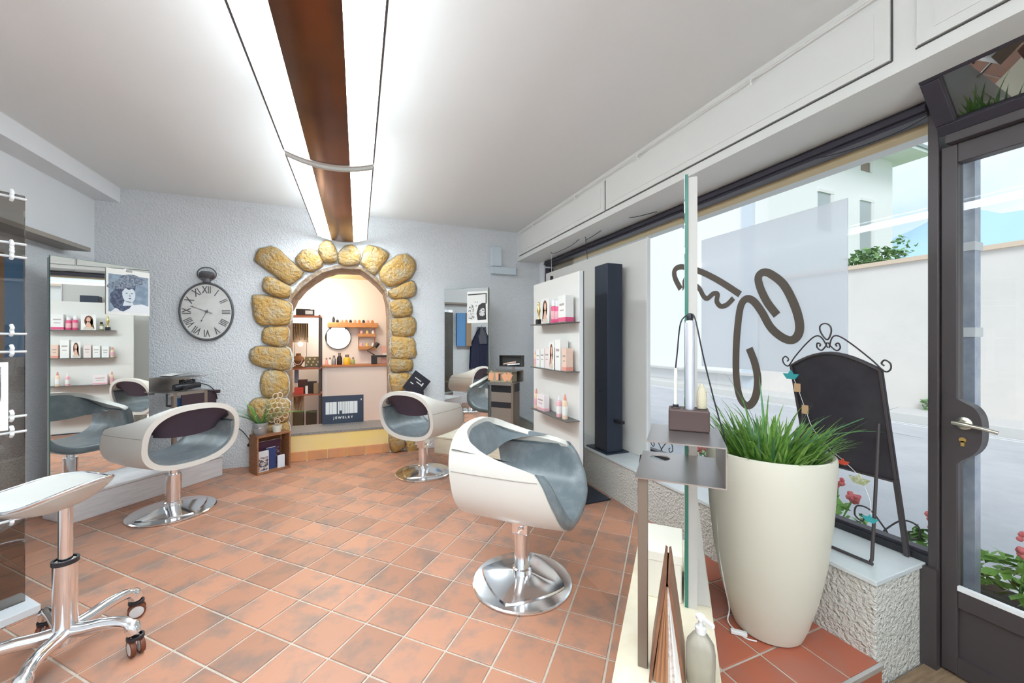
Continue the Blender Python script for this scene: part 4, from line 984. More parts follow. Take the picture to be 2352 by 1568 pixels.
bx(-.13, .12, -.0812, -.0802, .34, .40).build('drawer_gap', black, rd)
wbx = thing('tool_box', 'small dark grey open box with tools on a stand right of the right mirror', 'tool box', S2W(stB, .82, .27, .95), stB.rotation_euler.z)
for a in ((-.13, .13, -.07, .0, 0, .006), (-.13, .13, -.07, .0, .114, .12), (-.13, -.124, -.07, .0, .006, .114), (.124, .13, -.07, .0, .006, .114), (-.124, .124, -.006, .0, .006, .114)): bx(*a).build('side', mat('charcoal', (.07, .07, .07), .5), wbx)
MB().tube([(-.09, -.04, .022), (.06, -.045, .05)], .012, 10).build('tool', mat('rose_gold', (.55, .38, .32), .35, .6), wbx, smooth=60)
MB().tube([(-.04, -.05, .016), (.10, -.05, .03)], .009, 10).build('tool', chrome, wbx, smooth=60)
bx(-.012, .012, .0, .03, -.768, .12).build('stand', steel, wbx)
# black leaflets by the arch
for i, (px, py, sx, sz, rot, lb) in enumerate(((957, 882, .105, .115, math.radians(38), 'black leaflet tilted on its corner above the right chair'), (950, 905, .20, .14, 0, 'black upright leaflet low behind the right chair'))):
    p = gy(px, py, YB-.075-.03*(1-i)); t = thing('leaflet', lb, 'leaflet', p)
    q = bx(-sx, sx, -.004, .0, -sz, sz) if i == 0 else bx(-sx*.55, sx*.55, -.004, .0, -sz*.9, sz*.2)
    o = q.build('card', mat('leaflet_black', (.02, .018, .03), .4), t)
    lines = [(-.06, .02, .05), (-.02, .05, .02), (-.07, -.03, -.02)] if i == 0 else [(-.05, .05, -.03), (-.03, .03, -.06)]
    for a_, b_, zz in lines: bx(a_, b_, -.0052, -.0042, zz-.005, zz+.005).build('printed_line', white_card, o)
    if i == 0: o.rotation_euler = (0, rot, 0); bx(.045, .06, -.0052, -.0042, .01, .05).build('printed_mark', white_card, o)
    bx(-.006, .006, .0, .074+.03*(1-i), -.01, .0).build('wall_peg', black, t)
# ================================================================== CRATE WITH PLANT
cr_ = thing('wooden_crate', 'small brown wooden crate on end beside the stone arch', 'crate', (-.851, 4.087, 0), math.radians(32.7))
W_, D_, H_ = .29, .168, .352
for nm, a in (('side', (0, .014, 0, D_, 0, H_)), ('side', (W_-.014, W_, 0, D_, 0, H_)), ('bottom', (.014, W_-.014, 0, D_, 0, .016)), ('top', (.014, W_-.014, 0, D_, H_-.016, H_))): bx(*a).build(nm, wood_m, cr_, bev=.002)
for k in range(3): bx(.014, W_-.014, D_-.01, D_, .018+k*.106, .12+k*.106).build('back_plank', wood_m, cr_)
bx(.002, W_-.002, -.004, .0, 0, .014).build('front_lip', wood_m, cr_)
def inC(x, y, z): return (Matrix.Translation(cr_.location) @ cr_.rotation_euler.to_matrix().to_4x4()) @ Vector((x, y, z))
def booklet(x0, x1, y, h, m, label, printm=None, th=.018):
    t = thing('booklet', label, 'book', inC((x0+x1)/2, y, .016), cr_.rotation_euler.z, 'books in the crate'); w_ = (x1-x0)/2
    bx(-w_, w_, 0, th, 0, h).build('cover', m, t); bx(-w_+.003, w_-.002, .002, th-.002, h, h+.0015).build('pages', white_card, t)
    if printm: bx(-w_+.006, w_-.006, -.001, 0, .01, h*.72).build('cover_print', printm, t)
booklet(.02, .11, .03, .185, mat('pale_cover', (.62, .60, .62), .5), 'pale magazine with a patterned photo in the crate', mat('photo_pattern', (.65, .55, .52), .5, var=(50, (.06, .06, .08), .46, .54)))
booklet(.10, .185, .06, .20, mat('navy_cover', (.03, .05, .16), .5), 'navy book in the middle of the crate')
booklet(.19, .25, .03, .115, mat('white_blue_cover', (.72, .76, .82), .5), 'small pale blue booklet at the right of the crate')
booklet(.03, .24, .10, .26, mat('plum_cover', (.07, .02, .05), .5), 'dark plum patterned album at the back of the crate', mat('plum_pattern', (.07, .02, .05), .5, var=(60, (.3, .25, .25), .55, .6)))
zp = thing('zinc_pot', 'small zinc bucket on top of the crate', 'pot', inC(.062, .085, H_))
MB().lathe([(0, 0), (.045, 0), (.047, .004), (.062, .105), (.065, .107), (.065, .112), (.060, .112), (.056, .09), (0, .09)], 28, cap=False).build('bucket', mat('zinc', (.50, .56, .60), .4, .7, var=(30, (.42, .47, .5), .4, .7)), zp, smooth=40)
MB().tube([(.064*math.cos(a), .064*math.sin(a), .085+.015*math.sin(a)) for a in [PI+k*PI/10 for k in range(11)]], .002, 6).build('handle', steel, zp)
sp_ = thing('spider_plant', 'spiky green plant growing in the zinc bucket', 'plant', inC(.062, .085, H_+.09))
for k in range(44):
    a = R.choice((0, PI, 0, PI, 1.5*PI))+R.gauss(0, .42); up = R.random()
    k_ = .35 if math.sin(a) > .35 else 1
    MB().grid(blade((.015*math.cos(a), .015*math.sin(a), 0), a, R.uniform(.22, .36), (.25+.8*(1-up)*.9)*k_, (1-up)*.9*k_, R.uniform(.010, .016))).build('leaf', leaf_b if k % 2 else leaf_m, sp_, smooth=60)
ro = thing('ring_ornament', 'ornament of wooden rings fanned out in a white cup on the crate', 'ornament', inC(.205, .085, H_))
MB().lathe([(0, 0), (.028, 0), (.036, .05), (.034, .05), (.027, .006), (0, .006)], 20, cap=False).build('cup', mat('ivory_cup', (.80, .78, .68), .5), ro, smooth=40)
ringm = mat('pale_ring_wood', (.72, .56, .40), .6)
for k, (x_, z_) in enumerate(((0, .08), (-.035, .095), (.03, .09), (-.06, .125), (-.02, .125), (.02, .125), (.055, .12), (-.075, .16), (-.04, .16), (-.002, .165), (.036, .16), (.066, .155), (-.055, .195), (-.018, .20), (.02, .20), (.05, .195), (-.03, .235), (.008, .24), (.035, .23), (-.01, .27), (.02, .275))):
    MB().tube([(x_+.019*math.cos(2*PI*q/14), .012*((k % 3)-1), z_+.021*math.sin(2*PI*q/14)) for q in range(14)], .0042, 6, closed=True).build('ring', ringm, ro, smooth=60)
MB().tube([(0, 0, .006), (0, 0, .09)], .004, 6).build('stem', ringm, ro)
ro.rotation_euler = (0, 0, math.radians(15)); ro.scale = (1.25,)*3
# wall cable at the left of the crate
wc = MB().tube(smoothpath([(-1.19, YB-.01, .48), (-1.05, YB-.012, .36), (-.985, YB-.02, .27), (-.98, YB-.03, .23)], 6), .004, 6); wc.sphere((-.98, YB-.03, .215), .018)
tag(wc.build('wall_cable', black, smooth=60), 'black cable and plug on the textured wall beside the crate', 'cable')
# ================================================================== JEWELLERY ROOM
def jx(px, y): return gy(px, 782, y).x
def jz(px, py, y): return gy(px, py, y).z
RY = 5.62
rk = thing('display_rack', 'black metal jewellery rack with wooden shelves seen through the arch', 'rack', (jx(705, RY), RY+.12, 0))
xa, xb = jx(655, RY), jx(734, RY)
for xx, yy in ((xa, RY), (xb, RY), (xa, RY+.26), (xb-.0, RY+.26)):
    bx(xx-.011, xx+.011, yy-.011, yy+.011, 0, jz(705, 722, RY)).build('upright', darkframe, rk, world=True)
SH = [jz(705, y, RY) for y in (724, 845, 874, 904, 965)]
SH = [jz(705, 724, RY), jz(705, 845, RY), jz(705, 905, RY), .05]
for z in SH: bx(xa-.012, xb+.012, RY-.012, RY+.272, z-.018, z).build('shelf', mat('red_brown_shelf', (.36, .12, .07), .5), rk, world=True)
MB().tube([(xa+.02, RY+.13, SH[0]-.02), (xa+.13, RY+.1, SH[0]-.25)], .004, 6).build('brace', darkframe, rk, world=True)
def jthing(name, label, cat, p, grp=None): return thing(name, label, cat, p, 0, grp)
t = jthing('card_machine', 'black box with pale screen on top of the jewellery rack', 'device', (jx(705, RY), RY+.1, SH[0]))
x0, x1 = jx(679, RY), jx(722, RY); zt = jz(700, 709, RY)
bx(x0, x1, RY+.02, RY+.16, SH[0], zt).build('body', black, t, world=True, bev=.004); bx((x0+x1)/2, x1-.02, RY+.017, RY+.021, SH[0]+.015, zt-.02).build('screen', mat('pale_screen', (.6, .68, .8), .3), t, world=True)
t = jthing('necklace_card', 'dark card hung with necklaces on the jewellery rack', 'display card', (jx(690, RY), RY+.2, 1.0))
x0, x1 = jx(672, RY+.2), jx(708, RY+.2); za, zb = jz(690, 786, RY+.2), jz(690, 742, RY+.2)
bx(x0, x1, RY+.2, RY+.21, za, zb).build('card', mat('dark_brown_card', (.06, .04, .03), .6), t, world=True)
for k in range(6):
    xx = x0+.02+(x1-x0-.04)*k/5; MB().tube([(xx, RY+.195, zb-.01), (xx+.004, RY+.192, za+.03+.03*(k % 2))], .003, 5).build('necklace', mat('gold', (.75, .55, .2), .25, 1), t, world=True)
MB().tube([(x0+.02, RY+.205, za+.01), (x0+.02, RY+.205, SH[1])], .003, 5).build('leg', darkframe, t, world=True); MB().tube([(x1-.02, RY+.205, za+.01), (x1-.02, RY+.205, SH[1])], .003, 5).build('leg', darkframe, t, world=True)
t = jthing('jewellery_bust', 'brown necklace bust with pale chain on the jewellery rack', 'bust', (jx(684, RY), RY+.06, SH[1]))
MB().lathe([(0, 0), (.06, 0), (.065, .01), (.03, .03), (.055, .07), (.075, .10), (.06, .14), (.03, .16), (.028, .19), (0, .195)], 20, cap=False).build('bust', mat('brown_suede', (.20, .085, .03), .8), t, smooth=50)
MB().tube([(.05*math.cos(a), -.066-.006*math.sin(a), .12+.075*math.sin(a)) for a in [PI+k*PI/12 for k in range(13)]], .004, 6).build('necklace', white_card, t, smooth=60)
t = jthing('jewellery_tray', 'olive tray of rings beside the bust on the rack', 'tray', (jx(716, RY), RY+.12, SH[1]))
bx(-.10, .085, -.03, .10, 0, .012).build('base', darkframe, t); q = bx(-.10, .085, .06, .075, .012, .14).build('back_card', mat('olive_card', (.16, .13, .06), .6), t)
for k in range(9): MB().tube([(-.08+.02*k+.007*math.cos(2*PI*j/10), .055, .03+.04*(k % 3)+.009*math.sin(2*PI*j/10)) for j in range(10)], .0025, 5, closed=True).build('ring', white_card, t)
def jbox(name, px0, px1, pyt, zbase, m, label, dy=.05, dep=.08, cat='box'):
    y = RY+dy; b = bx(jx(px0, y), jx(px1, y), y, y+dep, zbase, jz((px0+px1)/2, pyt, y)); o = b.build(name, m, bev=.003); return tag(o, label, cat, 'boxes on the jewellery rack')
jbox('gift_box', 684, 705, 872, SH[2], mat('dark_red_brown', (.10, .035, .025), .5), 'dark brown box behind the red case on the middle rack shelf', .14)
jbox('gift_box', 706, 727, 876, SH[2], mat('dark_umber', (.05, .03, .025), .5), 'dark umber box at the right of the middle rack shelf', .1)
jbox('red_case', 676, 697, 890, SH[2], mat('red_case', (.55, .06, .04), .5), 'bright red jewel case on the middle rack shelf', .02)
jbox('white_tube', 701, 707, 886, SH[2], white_p, 'slim white tube on the middle rack shelf', .02, .03, 'tube')
jbox('gift_box', 720, 731, 880, SH[2], mat('tan_box', (.32, .22, .12), .5), 'narrow tan box at the end of the middle rack shelf', .0)
jbox('blue_card', 676, 686, 849, SH[2]+.13, mat('blue_grey_card', (.25, .30, .42), .5), 'blue-grey picture card high between the rack shelves', .2, .01, 'card')
bpy.data.objects['blue_card'].data.transform(Matrix.Translation((0, 0, 0)))
jbox('gift_box', 672, 697, 946, SH[3], mat('dark_olive', (.07, .055, .03), .5), 'dark olive tray at the left of the lowest rack shelf', .02)
jbox('gift_box', 702, 727, 944, SH[3], mat('black_olive', (.045, .035, .025), .5), 'black tray at the right of the lowest rack shelf', .04)
jbox('wood_panel', 674, 698, 906, SH[2]-.30, mat('striped_wood', (.32, .17, .09), .6, var=(30, (.55, .42, .30), .45, .55), aniso=(1, 1, .2)), 'striped wooden panel hanging under the middle rack shelf', .2, .015, 'panel')
# counter board, mirror, wall shelf on the room's back wall
JW = JY-.002
dk = thing('wall_desk', 'thin orange-brown counter board along the jewellery room wall', 'desk', (.1, JY-.15, 0))
zd = jz(800, 838, JY-.3)
bx(jx(737, JY-.3), 1.29, JY-.30, JW, zd-.022, zd).build('board', mat('red_orange_board', (.50, .22, .10), .5), dk, world=True)
for xx in (jx(745, JY-.3), .55): bx(xx, xx+.03, JY-.27, JY-.24, 0, zd-.022).build('leg', white_p, dk, world=True)
bx(jx(737, JY-.3), 1.28, JY-.268, JY-.258, 0, zd-.022).build('front_panel', warm, dk, world=True)
rm = gy(777, 775, JW-.02); t = jthing('round_mirror', 'round mirror hung from straps under the wooden wall shelf', 'mirror', rm)
def fdisc(name, r, th, m, n=40):
    b = MB().lathe([(0, 0), (r, 0), (r, th), (0, th)], n, cap=False); b.v = [(x, -z, y) for x, y, z in b.v]; return b.build(name, m, t, smooth=30)
fdisc('glass', .168, .010, mirror_m); MB().tube([(.17*math.cos(2*PI*k/40), -.006, .17*math.sin(2*PI*k/40)) for k in range(40)], .006, 6, closed=True).build('frame', darkframe, t, smooth=60)
zs = jz(808, 741, JW-.08); 
for sx in (-.1, .1): bx(sx-.006, sx+.006, -.01, -.006, .12, zs-rm.z-.03).build('strap', darkframe, t)
ws = thing('wooden_shelf', 'orange wooden wall shelf with small trinkets in the jewellery room', 'shelf', (jx(808, JW), JY-.08, zs-.06))
bx(jx(752, JW-.14), jx(868, JW-.14), JW-.14, JW, zs-.07, zs).build('board', orange_wood, ws, world=True, bev=.006)
for k in range(9):
    p = jx(775+10*k, JW-.1); o = MB().lathe([(0, 0), (.018, 0), (.022, .02), (.012, .04), (0, .045)], 12, (p, JW-.1, zs), cap=False).build('trinket', (black, coral_p, orange_wood)[k % 3], smooth=50)
    tag(o, ('first', 'second', 'third', 'fourth', 'fifth', 'sixth', 'seventh', 'eighth', 'ninth')[k]+' trinket from the left, '+('black', 'coral', 'orange')[k % 3]+', on the orange wall shelf', 'trinket', 'trinkets on the orange wall shelf')
tag(MB().lathe([(0, 0), (.016, 0), (.02, .05), (.01, .08), (0, .085)], 12, (jx(766, JW-.1), JW-.1, zs), cap=False).build('figurine', black, smooth=50), 'black figurine at the left end of the orange wall shelf', 'figurine')
hs_ = thing('hanging_shelf', 'two-tier orange hanging shelf right of the round mirror', 'shelf', (jx(841, JW), JY-.08, zs-.5))
xa, xb = jx(822, JW-.12), jx(862, JW-.12)
for i, py in enumerate((766, 795)):
    z = jz(840, py, JW-.12); bx(xa, xb, JW-.13, JW-.005, z-.045, z).build('tier', orange_wood, hs_, world=True)
    for k in range(3): 
        tag(MB().lathe([(0, 0), (.02, 0), (.02, .03), (.008, .05), (0, .05)], 10, (xa+.05+.08*k, JW-.07, z), cap=False).build('jar', (lpink_p, yellow_m, white_p)[k], smooth=50), ('pink', 'yellow', 'white')[k]+' little jar on the '+('upper', 'lower')[i]+' hanging shelf tier', 'jar', 'little jars on the hanging shelf')
for xx in (xa+.006, xb-.006):
    for yy in (JW-.12, JW-.01): MB().tube([(xx, yy, zs-.07), (xx, yy, jz(840, 800, JW-.12))], .005, 6).build('strap', mat('red_brown_shelf', (.36, .12, .07), .5), hs_, world=True)
# counter goods
for px, py, r, m, lb in ((767, 824, .030, mat('grey_jar', (.35, .36, .4), .3, .5), 'grey jar left on the jewellery counter'), (780, 818, .036, black, 'black jar stack on the jewellery counter'), (797, 822, .05, mat('amber_glass', (.85, .55, .05), .25), 'round amber bottle on the jewellery counter'), (758, 829, .02, white_p, 'small white jar on the jewellery counter'), (811, 828, .026, mat('green_jar', (.35, .45, .2), .4), 'small green jar on the jewellery counter'), (750, 830, .016, lpink_p, 'tiny pink jar on the jewellery counter')):
    y = JY-.17; z = jz(px, py, y)+.03; hh = max(.05, z-zd+.02); t = jthing('jar', lb, 'jar', (jx(px, y), y, zd), 'jars on the jewellery counter')
    MB().lathe([(0, 0), (r*.9, 0), (r, hh*.1), (r*.95, hh*.6), (r*.5, hh*.75), (0, hh*.75)], 18, cap=False).build('body', m, t, smooth=50); MB().lathe([(r*.5, hh*.75), (r*.55, hh), (0, hh)], 14, cap=False).build('lid', black if r > .05 else steel, t, smooth=40)
t = jthing('desk_lamp', 'black swing-arm desk lamp on the jewellery counter', 'lamp', (jx(861, JY-.2), JY-.2, zd))
L0 = Vector((0, 0, 0)); bx(-.05, .03, -.04, .04, 0, .13).build('base', black, t, bev=.006); bx(.03, .42, -.03, .03, .10, .13).build('boom', black, t)
MB().tube([(.0, .02, .13), (-.11, .02, .20), (.02, .02, .27)], .008, 8).build('arm', black, t); MB().tube([(.0, .02, .25), (.05, .02, .31)], [.035, .028], 14).build('shade', black, t)
t = jthing('pink_bag', 'pale pink paper bag at the right end of the jewellery counter', 'bag', (jx(885, JY-.1), JY-.1, zd))
bx(-.06, .07, -.05, .05, 0, .26).build('bag', mat('pale_rose', (.85, .50, .45), .6), t); bx(-.04, .05, -.052, -.05, .08, .16).build('printed_patch', white_card, t)
# sign reading JEWELRY on the step slab
SY = YB+.36
sx0, sx1 = jx(740, SY), jx(835, SY); zb_, zt_ = .286, jz(788, 908, SY)
sg = thing('jewelry_sign', 'dark blue sign with pale window motif and word Jewelry on the arch step', 'sign', ((sx0+sx1)/2, SY, zb_)); hw = (sx1-sx0)/2; hh = zt_-zb_
bx(-hw, hw, 0, .015, 0, hh).build('panel', mat('sign_blue', (.035, .05, .085), .5), sg, bev=.002)
pw = mat('sign_white', (.78, .80, .80), .6)
xs = -hw*.84; kS = hw*1.68/.455
for wd in (.045, .035, .055, 0, .018, .018, .018, .018, .018, .018, .022, .055, .045):
    wd *= kS
    if wd == 0: xs += .012*kS; continue
    bx(xs, xs+wd, -.0012, 0, hh*.34, hh*.78).build('pale_stripe', pw, sg); xs += wd+.0035*kS
bx(-.04, -.012, -.002, -.0012, hh*.34, hh*.46).build('small_figure', mat('sign_blue', (.035, .05, .085), .5), sg)
text('lettering', 'J E W E L R Y', .036, pw, sg, (0, -.001, hh*.20), (PI/2, 0, 0))
bx(hw*.86, hw*.91, -.0012, 0, hh*.80, hh*.86).build('mark', pw, sg)
# X-shaped tube lamp and a small spotlight that light this room
xl = thing('cross_tube_lamp', 'two crossed white light tubes hanging in the jewellery room', 'lamp', gy(722, 706, 5.9))
tl = lampmat('warm_tube_glow', (1, .93, .86), 14)
for a, b_ in (((684, 690), (748, 720)), ((700, 716), (748, 696))):
    MB().tube([gy(*a, 5.9), gy(*b_, 5.9+.05)], .010, 8).build('tube', tl, xl, world=True, smooth=60)
MB().tube([gy(722, 706, 5.91), (gy(722, 706, 5.91).x, 5.91, 2.2)], .003, 6).build('wire', white_p, xl, world=True)
spp = gy(690, 790, RY+.12)
sl = thing('spot_lamp', 'small glowing warm spotlight under the necklace card', 'lamp', spp)
MB().sphere((0, 0, 0), .028).build('bulb', lampmat('warm_bulb', (1, .85, .62), 40), sl, smooth=60); MB().tube([(0, .028, 0), (0, .20, .02)], .006, 6).build('arm', darkframe, sl)
def lamp_light(name, loc, e, col, parent, r=.05):
    l = bpy.data.lights.new(name, 'POINT'); l.energy = e; l.color = col; l.shadow_soft_size = r; o = bpy.data.objects.new(name, l); COL.objects.link(o); o.parent = parent; o.location = loc; return o
cl = thing('added_ceiling_lamp', 'added small round ceiling lamp brightening the jewellery room', 'lamp', (-.2, 5.35, 2.14))  # lamp added to warm and brighten this room
MB().lathe([(0, -.03), (.09, -.03), (.10, 0), (0, 0)], 24, cap=False).build('glass', lampmat('warm_disc', (1, .86, .66), 6), cl, smooth=40)
lamp_light('added_ceiling_lamp_light', (0, 0, -.1), 6, (1, .84, .66), cl, .1)
lamp_light('cross_tube_light', (0, -.05, -.05), 4, (1, .93, .86), xl, .1)
# ================================================================== OUTSIDE
asph = mat('asphalt', (.52, .52, .55), .9, bump=(80, .3), var=(3, (.46, .46, .49), .4, .7)); pave = mat('pavement', (.62, .61, .60), .9, bump=(60, .3))
struct(bx(2.62, 8.7, -30, 40, -.4, -.16).build('street', asph)); struct(bx(2.25, 3.4, -30, 40, -.4, -.12).build('pavement_near', pave))
struct(bx(8.7, 9.75, -30, 40, -.4, -.04).build('pavement_far', pave)); struct(bx(8.62, 8.70, -30, 40, -.4, -.02).build('kerb', mat('kerb_stone', (.66, .65, .63), .9)))
struct(bx(9.75, 40, -30, 60, -.4, -.05).build('ground_beyond', mat('grass_ground', (.25, .33, .15), .95)))
for x_ in (8.35, 8.5): struct(bx(x_, x_+.04, -30, 40, -.16, -.155).build('road_line', mat('road_white', (.75, .75, .75), .8)))
ww = thing('boundary_wall', 'long cream boundary wall across the street with pale coping', 'wall', (9.8, 4, -.1)); crm = mat('cream_render', (.78, .74, .70), .9, var=(1.2, (.72, .69, .66), .4, .7))
bx(9.7, 9.95, -12, 6.9, -.1, 2.72).build('wall', crm, ww, world=True); bx(9.64, 10.0, -12, 6.9, 2.72, 2.80).build('coping', mat('coping_tan', (.72, .58, .45), .9), ww, world=True)
hb = thing('townhouse', 'tall white house with overhanging roof beyond the boundary wall', 'building', (14, 12, 0)); hw_ = mat('white_render', (.85, .86, .87), .9)
bx(10.35, 18.4, 8.0, 17, -.1, 7.85).build('walls', hw_, hb, world=True)
bx(10.3, 19.0, 7.15, 18, 7.85, 7.95).build('eave', mat('eave_white', (.80, .84, .86), .9), hb, world=True)
rf = bx(10.3, 19.05, 7.1, 18.05, 7.95, 8.06).build('roof_edge', mat('roof_grey', (.34, .40, .42), .9, bump=(10, .8)), hb, world=True)
MB().add([(10.3, 7.1, 8.06), (19.05, 7.1, 8.06), (19.05, 18.05, 8.06), (10.3, 18.05, 8.06), (14.4, 12.5, 9.9)], [(0, 1, 4), (1, 2, 4), (2, 3, 4), (3, 0, 4)]).build('roof', mat('roof_grey', (.34, .40, .42), .9, bump=(10, .8)), hb, world=True)
shut = mat('shutter_grey', (.42, .46, .49), .7); shw = mat('jamb_white', (.80, .80, .80), .8); drk = mat('window_brown', (.28, .20, .17), .5)
for px0, px1, py0, py1, m in ((1878, 1906, 440, 530, shut), (1975, 1999, 460, 640, shut), (1977, 1996, 370, 396, drk), (1888, 1905, 358, 376, drk)):
    a, b_ = gy(px0, py0, 8.0), gy(px1, py1, 8.0); wq = bx(a.x, b_.x, 7.985, 8.02, b_.z, a.z).build('window', m, hb, world=True)
    bx(b_.x, b_.x+.16, 7.96, 8.02, b_.z, a.z).build('jamb', shw, hb, world=True); bx(a.x-.03, b_.x+.16, 7.95, 8.02, a.z, a.z+.10).build('lintel', shw, hb, world=True)
    bx((a.x+b_.x)/2-.02, (a.x+b_.x)/2+.02, -.03, -.005, b_.z, a.z) 
h2 = thing('white_house', 'white house wall with a downpipe at the left of the street view', 'building', (10, 12, 0))
bx(9.75, 10.2, 7.0, 30, -.1, 9).build('walls', mat('white_render2', (.86, .86, .87), .9), h2, world=True); bx(9.65, 9.76, 7.05, 7.35, -.1, 9).build('corner_pilaster', mat('bluegrey_render', (.62, .68, .74), .8), h2, world=True)
bx(9.5, 9.75, 7.0, 30, .30, .36).build('ledge', pave, h2, world=True)
# mountains
def ridge(name, label, pts, D, m, depth):
    rows = []
    for px, py in pts:
        r_ = ray(px, py); t = D; base = Vector((r_[0]*t, r_[1]*t, 0)); top = Vector((r_[0]*t, r_[1]*t, CAM_H+r_[2]*t)); out = Vector((r_[0], r_[1], 0)).normalized()
        rows.append([base-out*depth, base-out*depth*.5+Vector((0, 0, top.z*.55)), top, base+out*depth*.8])
    o = MB().grid(rows).build(name, m, smooth=80); tag(o, label, 'mountain'); return o
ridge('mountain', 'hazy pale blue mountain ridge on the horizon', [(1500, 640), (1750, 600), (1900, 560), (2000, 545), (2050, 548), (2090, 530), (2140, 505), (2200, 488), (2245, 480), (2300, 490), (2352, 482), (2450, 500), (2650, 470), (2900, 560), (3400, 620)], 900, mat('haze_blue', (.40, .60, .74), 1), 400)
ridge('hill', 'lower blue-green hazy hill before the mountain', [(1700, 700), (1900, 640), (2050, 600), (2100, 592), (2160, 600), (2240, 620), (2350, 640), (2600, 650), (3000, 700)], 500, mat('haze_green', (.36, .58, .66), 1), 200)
def foliage(name, c, rad, n, s, m, parent=None, kind='stuff', rr=R):
    b = MB()
    for k in range(n):
        v = Vector((rr.gauss(0, 1), rr.gauss(0, 1), rr.gauss(0, 1))).normalized()*rr.random()**.4
        p = Vector((c[0]+v.x*rad[0], c[1]+v.y*rad[1], c[2]+v.z*rad[2])); u = Vector((rr.uniform(-1, 1), rr.uniform(-1, 1), rr.uniform(-.6, .6))).normalized(); w_ = u.cross(Vector((rr.uniform(-1, 1), rr.uniform(-1, 1), 1))).normalized(); q = s*rr.uniform(.6, 1.3)
        b.add([p-u*q, p-w_*q*.55, p+u*q, p+w_*q*.55], [(0, 1, 2, 3)])
    o = b.build(name, m, parent, world=parent is not None)
    if kind: o['kind'] = kind
    return o
t = thing('wall_shrub', 'green shrub growing over the top of the boundary wall', 'shrub', (10.1, 4.7, 2.6)); foliage('foliage', (10.15, 4.75, 2.95), (.22, .55, .28), 420, .07, mat('shrub_green', (.20, .36, .14), .7), t); MB().tube([(10.15, 4.7, 2.5), (10.15, 4.7, 2.9)], .03, 6).build('stem', wood_m, t, world=True)
foliage('sprigs', (10.15, 4.25, 3.05), (.1, .22, .32), 60, .05, mat('shrub_green', (.20, .36, .14), .7), t)
t = thing('street_tree', 'leafy tree across the street reflected in the left mirror', 'tree', (12, -3.5, 0)); MB().tube([(12, -3.5, 0), (12.05, -3.45, 1.8), (12.1, -3.4, 3.4)], [.16, .13, .08], 10).build('trunk', wood_m, t, world=True); foliage('crown', (12, -3.4, 4.2), (1.9, 2.2, 1.6), 2600, .15, mat('tree_green', (.16, .34, .22), .7), t)
t = thing('wall_weed', 'small weed at the foot of the boundary wall', 'weed', (9.6, 3.62, -.04)); foliage('foliage', (9.6, 3.62, .06), (.12, .16, .12), 50, .05, mat('shrub_green', (.20, .36, .14), .7), t)
# planters with geraniums in front of the shop window
wpl = mat('white_trough', (.84, .84, .83), .6)
def trough(y0, y1, x0, z1_, label, rr):
    t = thing('flower_trough', label, 'planter', (x0+.12, (y0+y1)/2, -.12), 0, 'white flower troughs outside the window')
    bx(x0, x0+.24, y0, y1, -.12, z1_).build('trough', wpl, t, world=True, bev=.008); bx(x0-.012, x0+.252, y0-.012, y1+.012, z1_-.035, z1_).build('rim', wpl, t, world=True, bev=.004); bx(x0+.02, x0+.22, y0+.02, y1-.02, z1_-.0, z1_+.004).build('soil', mat('soil', (.06, .045, .03), .95), t, world=True)
def geranium(c, label, rr, n=130, red=(.82, .20, .20)):
    t = thing('geranium', label, 'flower', (c[0], c[1], c[2]), 0, 'geraniums in the white troughs')
    foliage('foliage', (c[0], c[1], c[2]+.11), (.10, .15, .11), n, .032, leaf_l, t, rr=rr)
    for k in range(5):
        p = Vector((c[0]+rr.uniform(-.09, .09), c[1]+rr.uniform(-.13, .13), c[2]+rr.uniform(.20, .30))); MB().tube([(c[0], c[1], c[2]+.02), p], .003, 5).build('stalk', leaf_l, t, world=True)
        b = MB()
        for q in range(14):
            v = Vector((rr.gauss(0, 1), rr.gauss(0, 1), rr.gauss(0, 1))).normalized(); b.sphere(p+v*.024, .011, 6, 4)
        b.build('flower_head', mat('geranium_red', red, .6), t, world=True, smooth=60)
rr = random.Random(11)
trough(.55, 1.02, 2.42, .13, 'white flower trough outside the door end of the window', rr); trough(1.16, 1.75, 2.42, .13, 'white flower trough outside behind the chalkboard', rr); trough(-.05, .45, 2.42, .10, 'white flower trough outside the glass door', rr); trough(2.0, 2.6, 2.42, .13, 'white flower trough outside the middle of the window', rr)
geranium((2.54, .70, .13), 'red geranium outside between window and door', rr); geranium((2.54, .92, .13), 'leafy geranium beside the chalkboard foot outside', rr, 170); geranium((2.54, .30, .10), 'tall red geranium seen through the door glass', rr, 150); geranium((2.54, .10, .10), 'red geranium at the right behind the door glass', rr, 130)
geranium((2.54, 1.35, .13), 'pale geranium behind the chalkboard outside', rr, 90, (.85, .5, .48)); geranium((2.54, 2.3, .13), 'geranium outside behind the near mirror station', rr, 120, (.55, .65, .5))
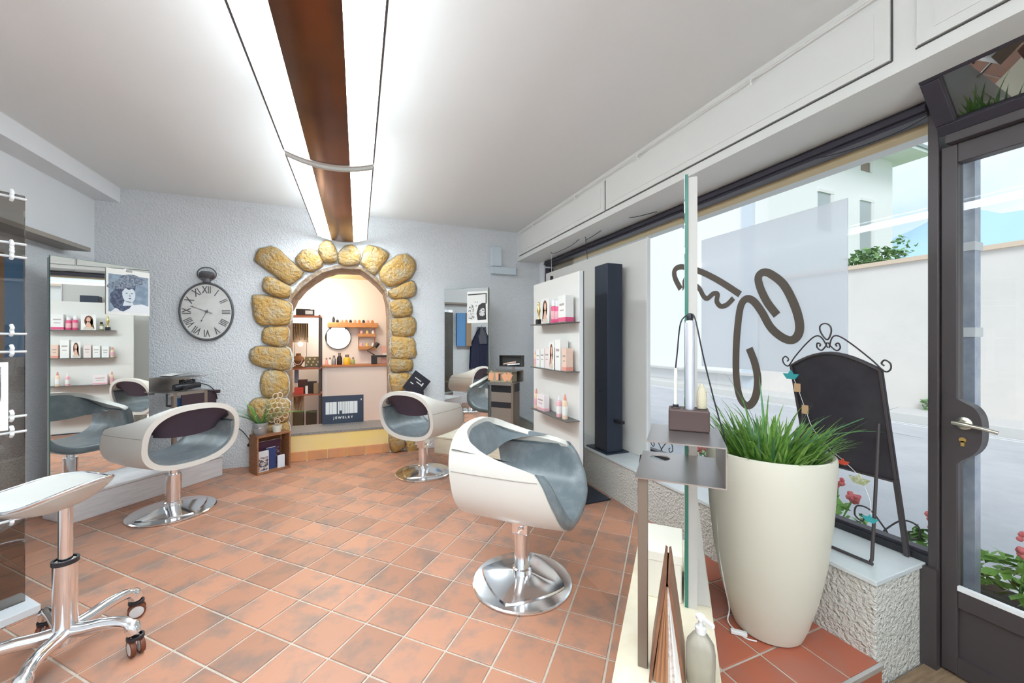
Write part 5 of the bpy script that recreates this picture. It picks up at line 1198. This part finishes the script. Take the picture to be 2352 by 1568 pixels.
# iron scroll railing outside
ir = thing('scroll_railing', 'black wrought-iron scroll railing outside the window', 'railing', (2.40, 1.2, .13))
def sc(pts, r=.004): MB().tube(smoothpath([Vector((2.40, y, z)) for y, z in pts], 6), r, 6).build('scroll', darkframe, ir, world=True, smooth=60)
for y0 in (.95, 1.45, 1.95, 2.45):
    for s_ in (1, -1):
        c = y0+.12; f = lambda a: c+s_*a
        sc([(f(.0), .30), (f(.06), .37), (f(.115), .37), (f(.125), .32), (f(.095), .30), (f(.085), .325), (f(.10), .335)]); sc([(f(.0), .30), (f(.05), .22), (f(.12), .18), (f(.15), .22), (f(.12), .25), (f(.10), .23)]); sc([(f(.0), .30), (f(.03), .24), (f(.10), .13), (f(.17), .10), (f(.215), .14)])
MB().tube([(2.40, .84, .10), (2.40, 3.2, .10)], .005, 6).build('rail', darkframe, ir, world=True)
for y in (.85, 1.35, 1.85, 2.35, 2.85): bx(2.393, 2.407, y-.007, y+.007, -.12, .30).build('post', darkframe, ir, world=True)
# shutter guide outside the door and roof over the street front
sgd = struct(bx(2.37, 2.42, .766, .822, -.12, 2.25).build('shutter_guide', mat('galvanised', (.62, .66, .74), .45, .5, var=(12, (.45, .5, .62), .4, .65)))); bx(2.36, 2.43, .762, .826, 1.60, 1.635).build('guide_clamp', white_p, sgd); bx(2.36, 2.43, .762, .826, 1.24, 1.28).build('guide_clamp', white_p, sgd)
struct(bx(XL-.2, 2.62, YF-.2, YB+.4, 2.80, 3.0).build('roof_slab', plaster))
# loose cords under the fascia
def cord(label, pts, m=black, r=.003): o = MB().tube(smoothpath(pts, 6), r, 6).build('cord', m, smooth=60); return tag(o, label, 'cord')
cord('black cord looping below the soffit near the far window corner', [gx(a, b, 2.0) for a, b in ((1265, 577), (1272, 582), (1310, 565), (1341, 543), (1346, 560), (1349, 595))])
cord('black cord draped along the soffit above the white board', [gx(a, b, 2.02) for a, b in ((1345, 552), (1380, 530), (1410, 506), (1460, 498), (1508, 486))])
cord('black wire sagging under the window head near the door', [gx(a, b, 2.14) for a, b in ((2138, 263), (2060, 305), (1950, 345), (1860, 368))], r=.002)
hp = gx(1267, 640, 2.0); pg = thing('hanging_plug', 'small black plug hanging on a white cord before the far window corner', 'plug', hp); MB().box(-.012, .012, -.015, .015, -.03, .03).build('plug', black, pg); MB().tube([(0, 0, .03), gx(1266, 580, 2.0)-hp], .002, 5).build('cord', white_p, pg)
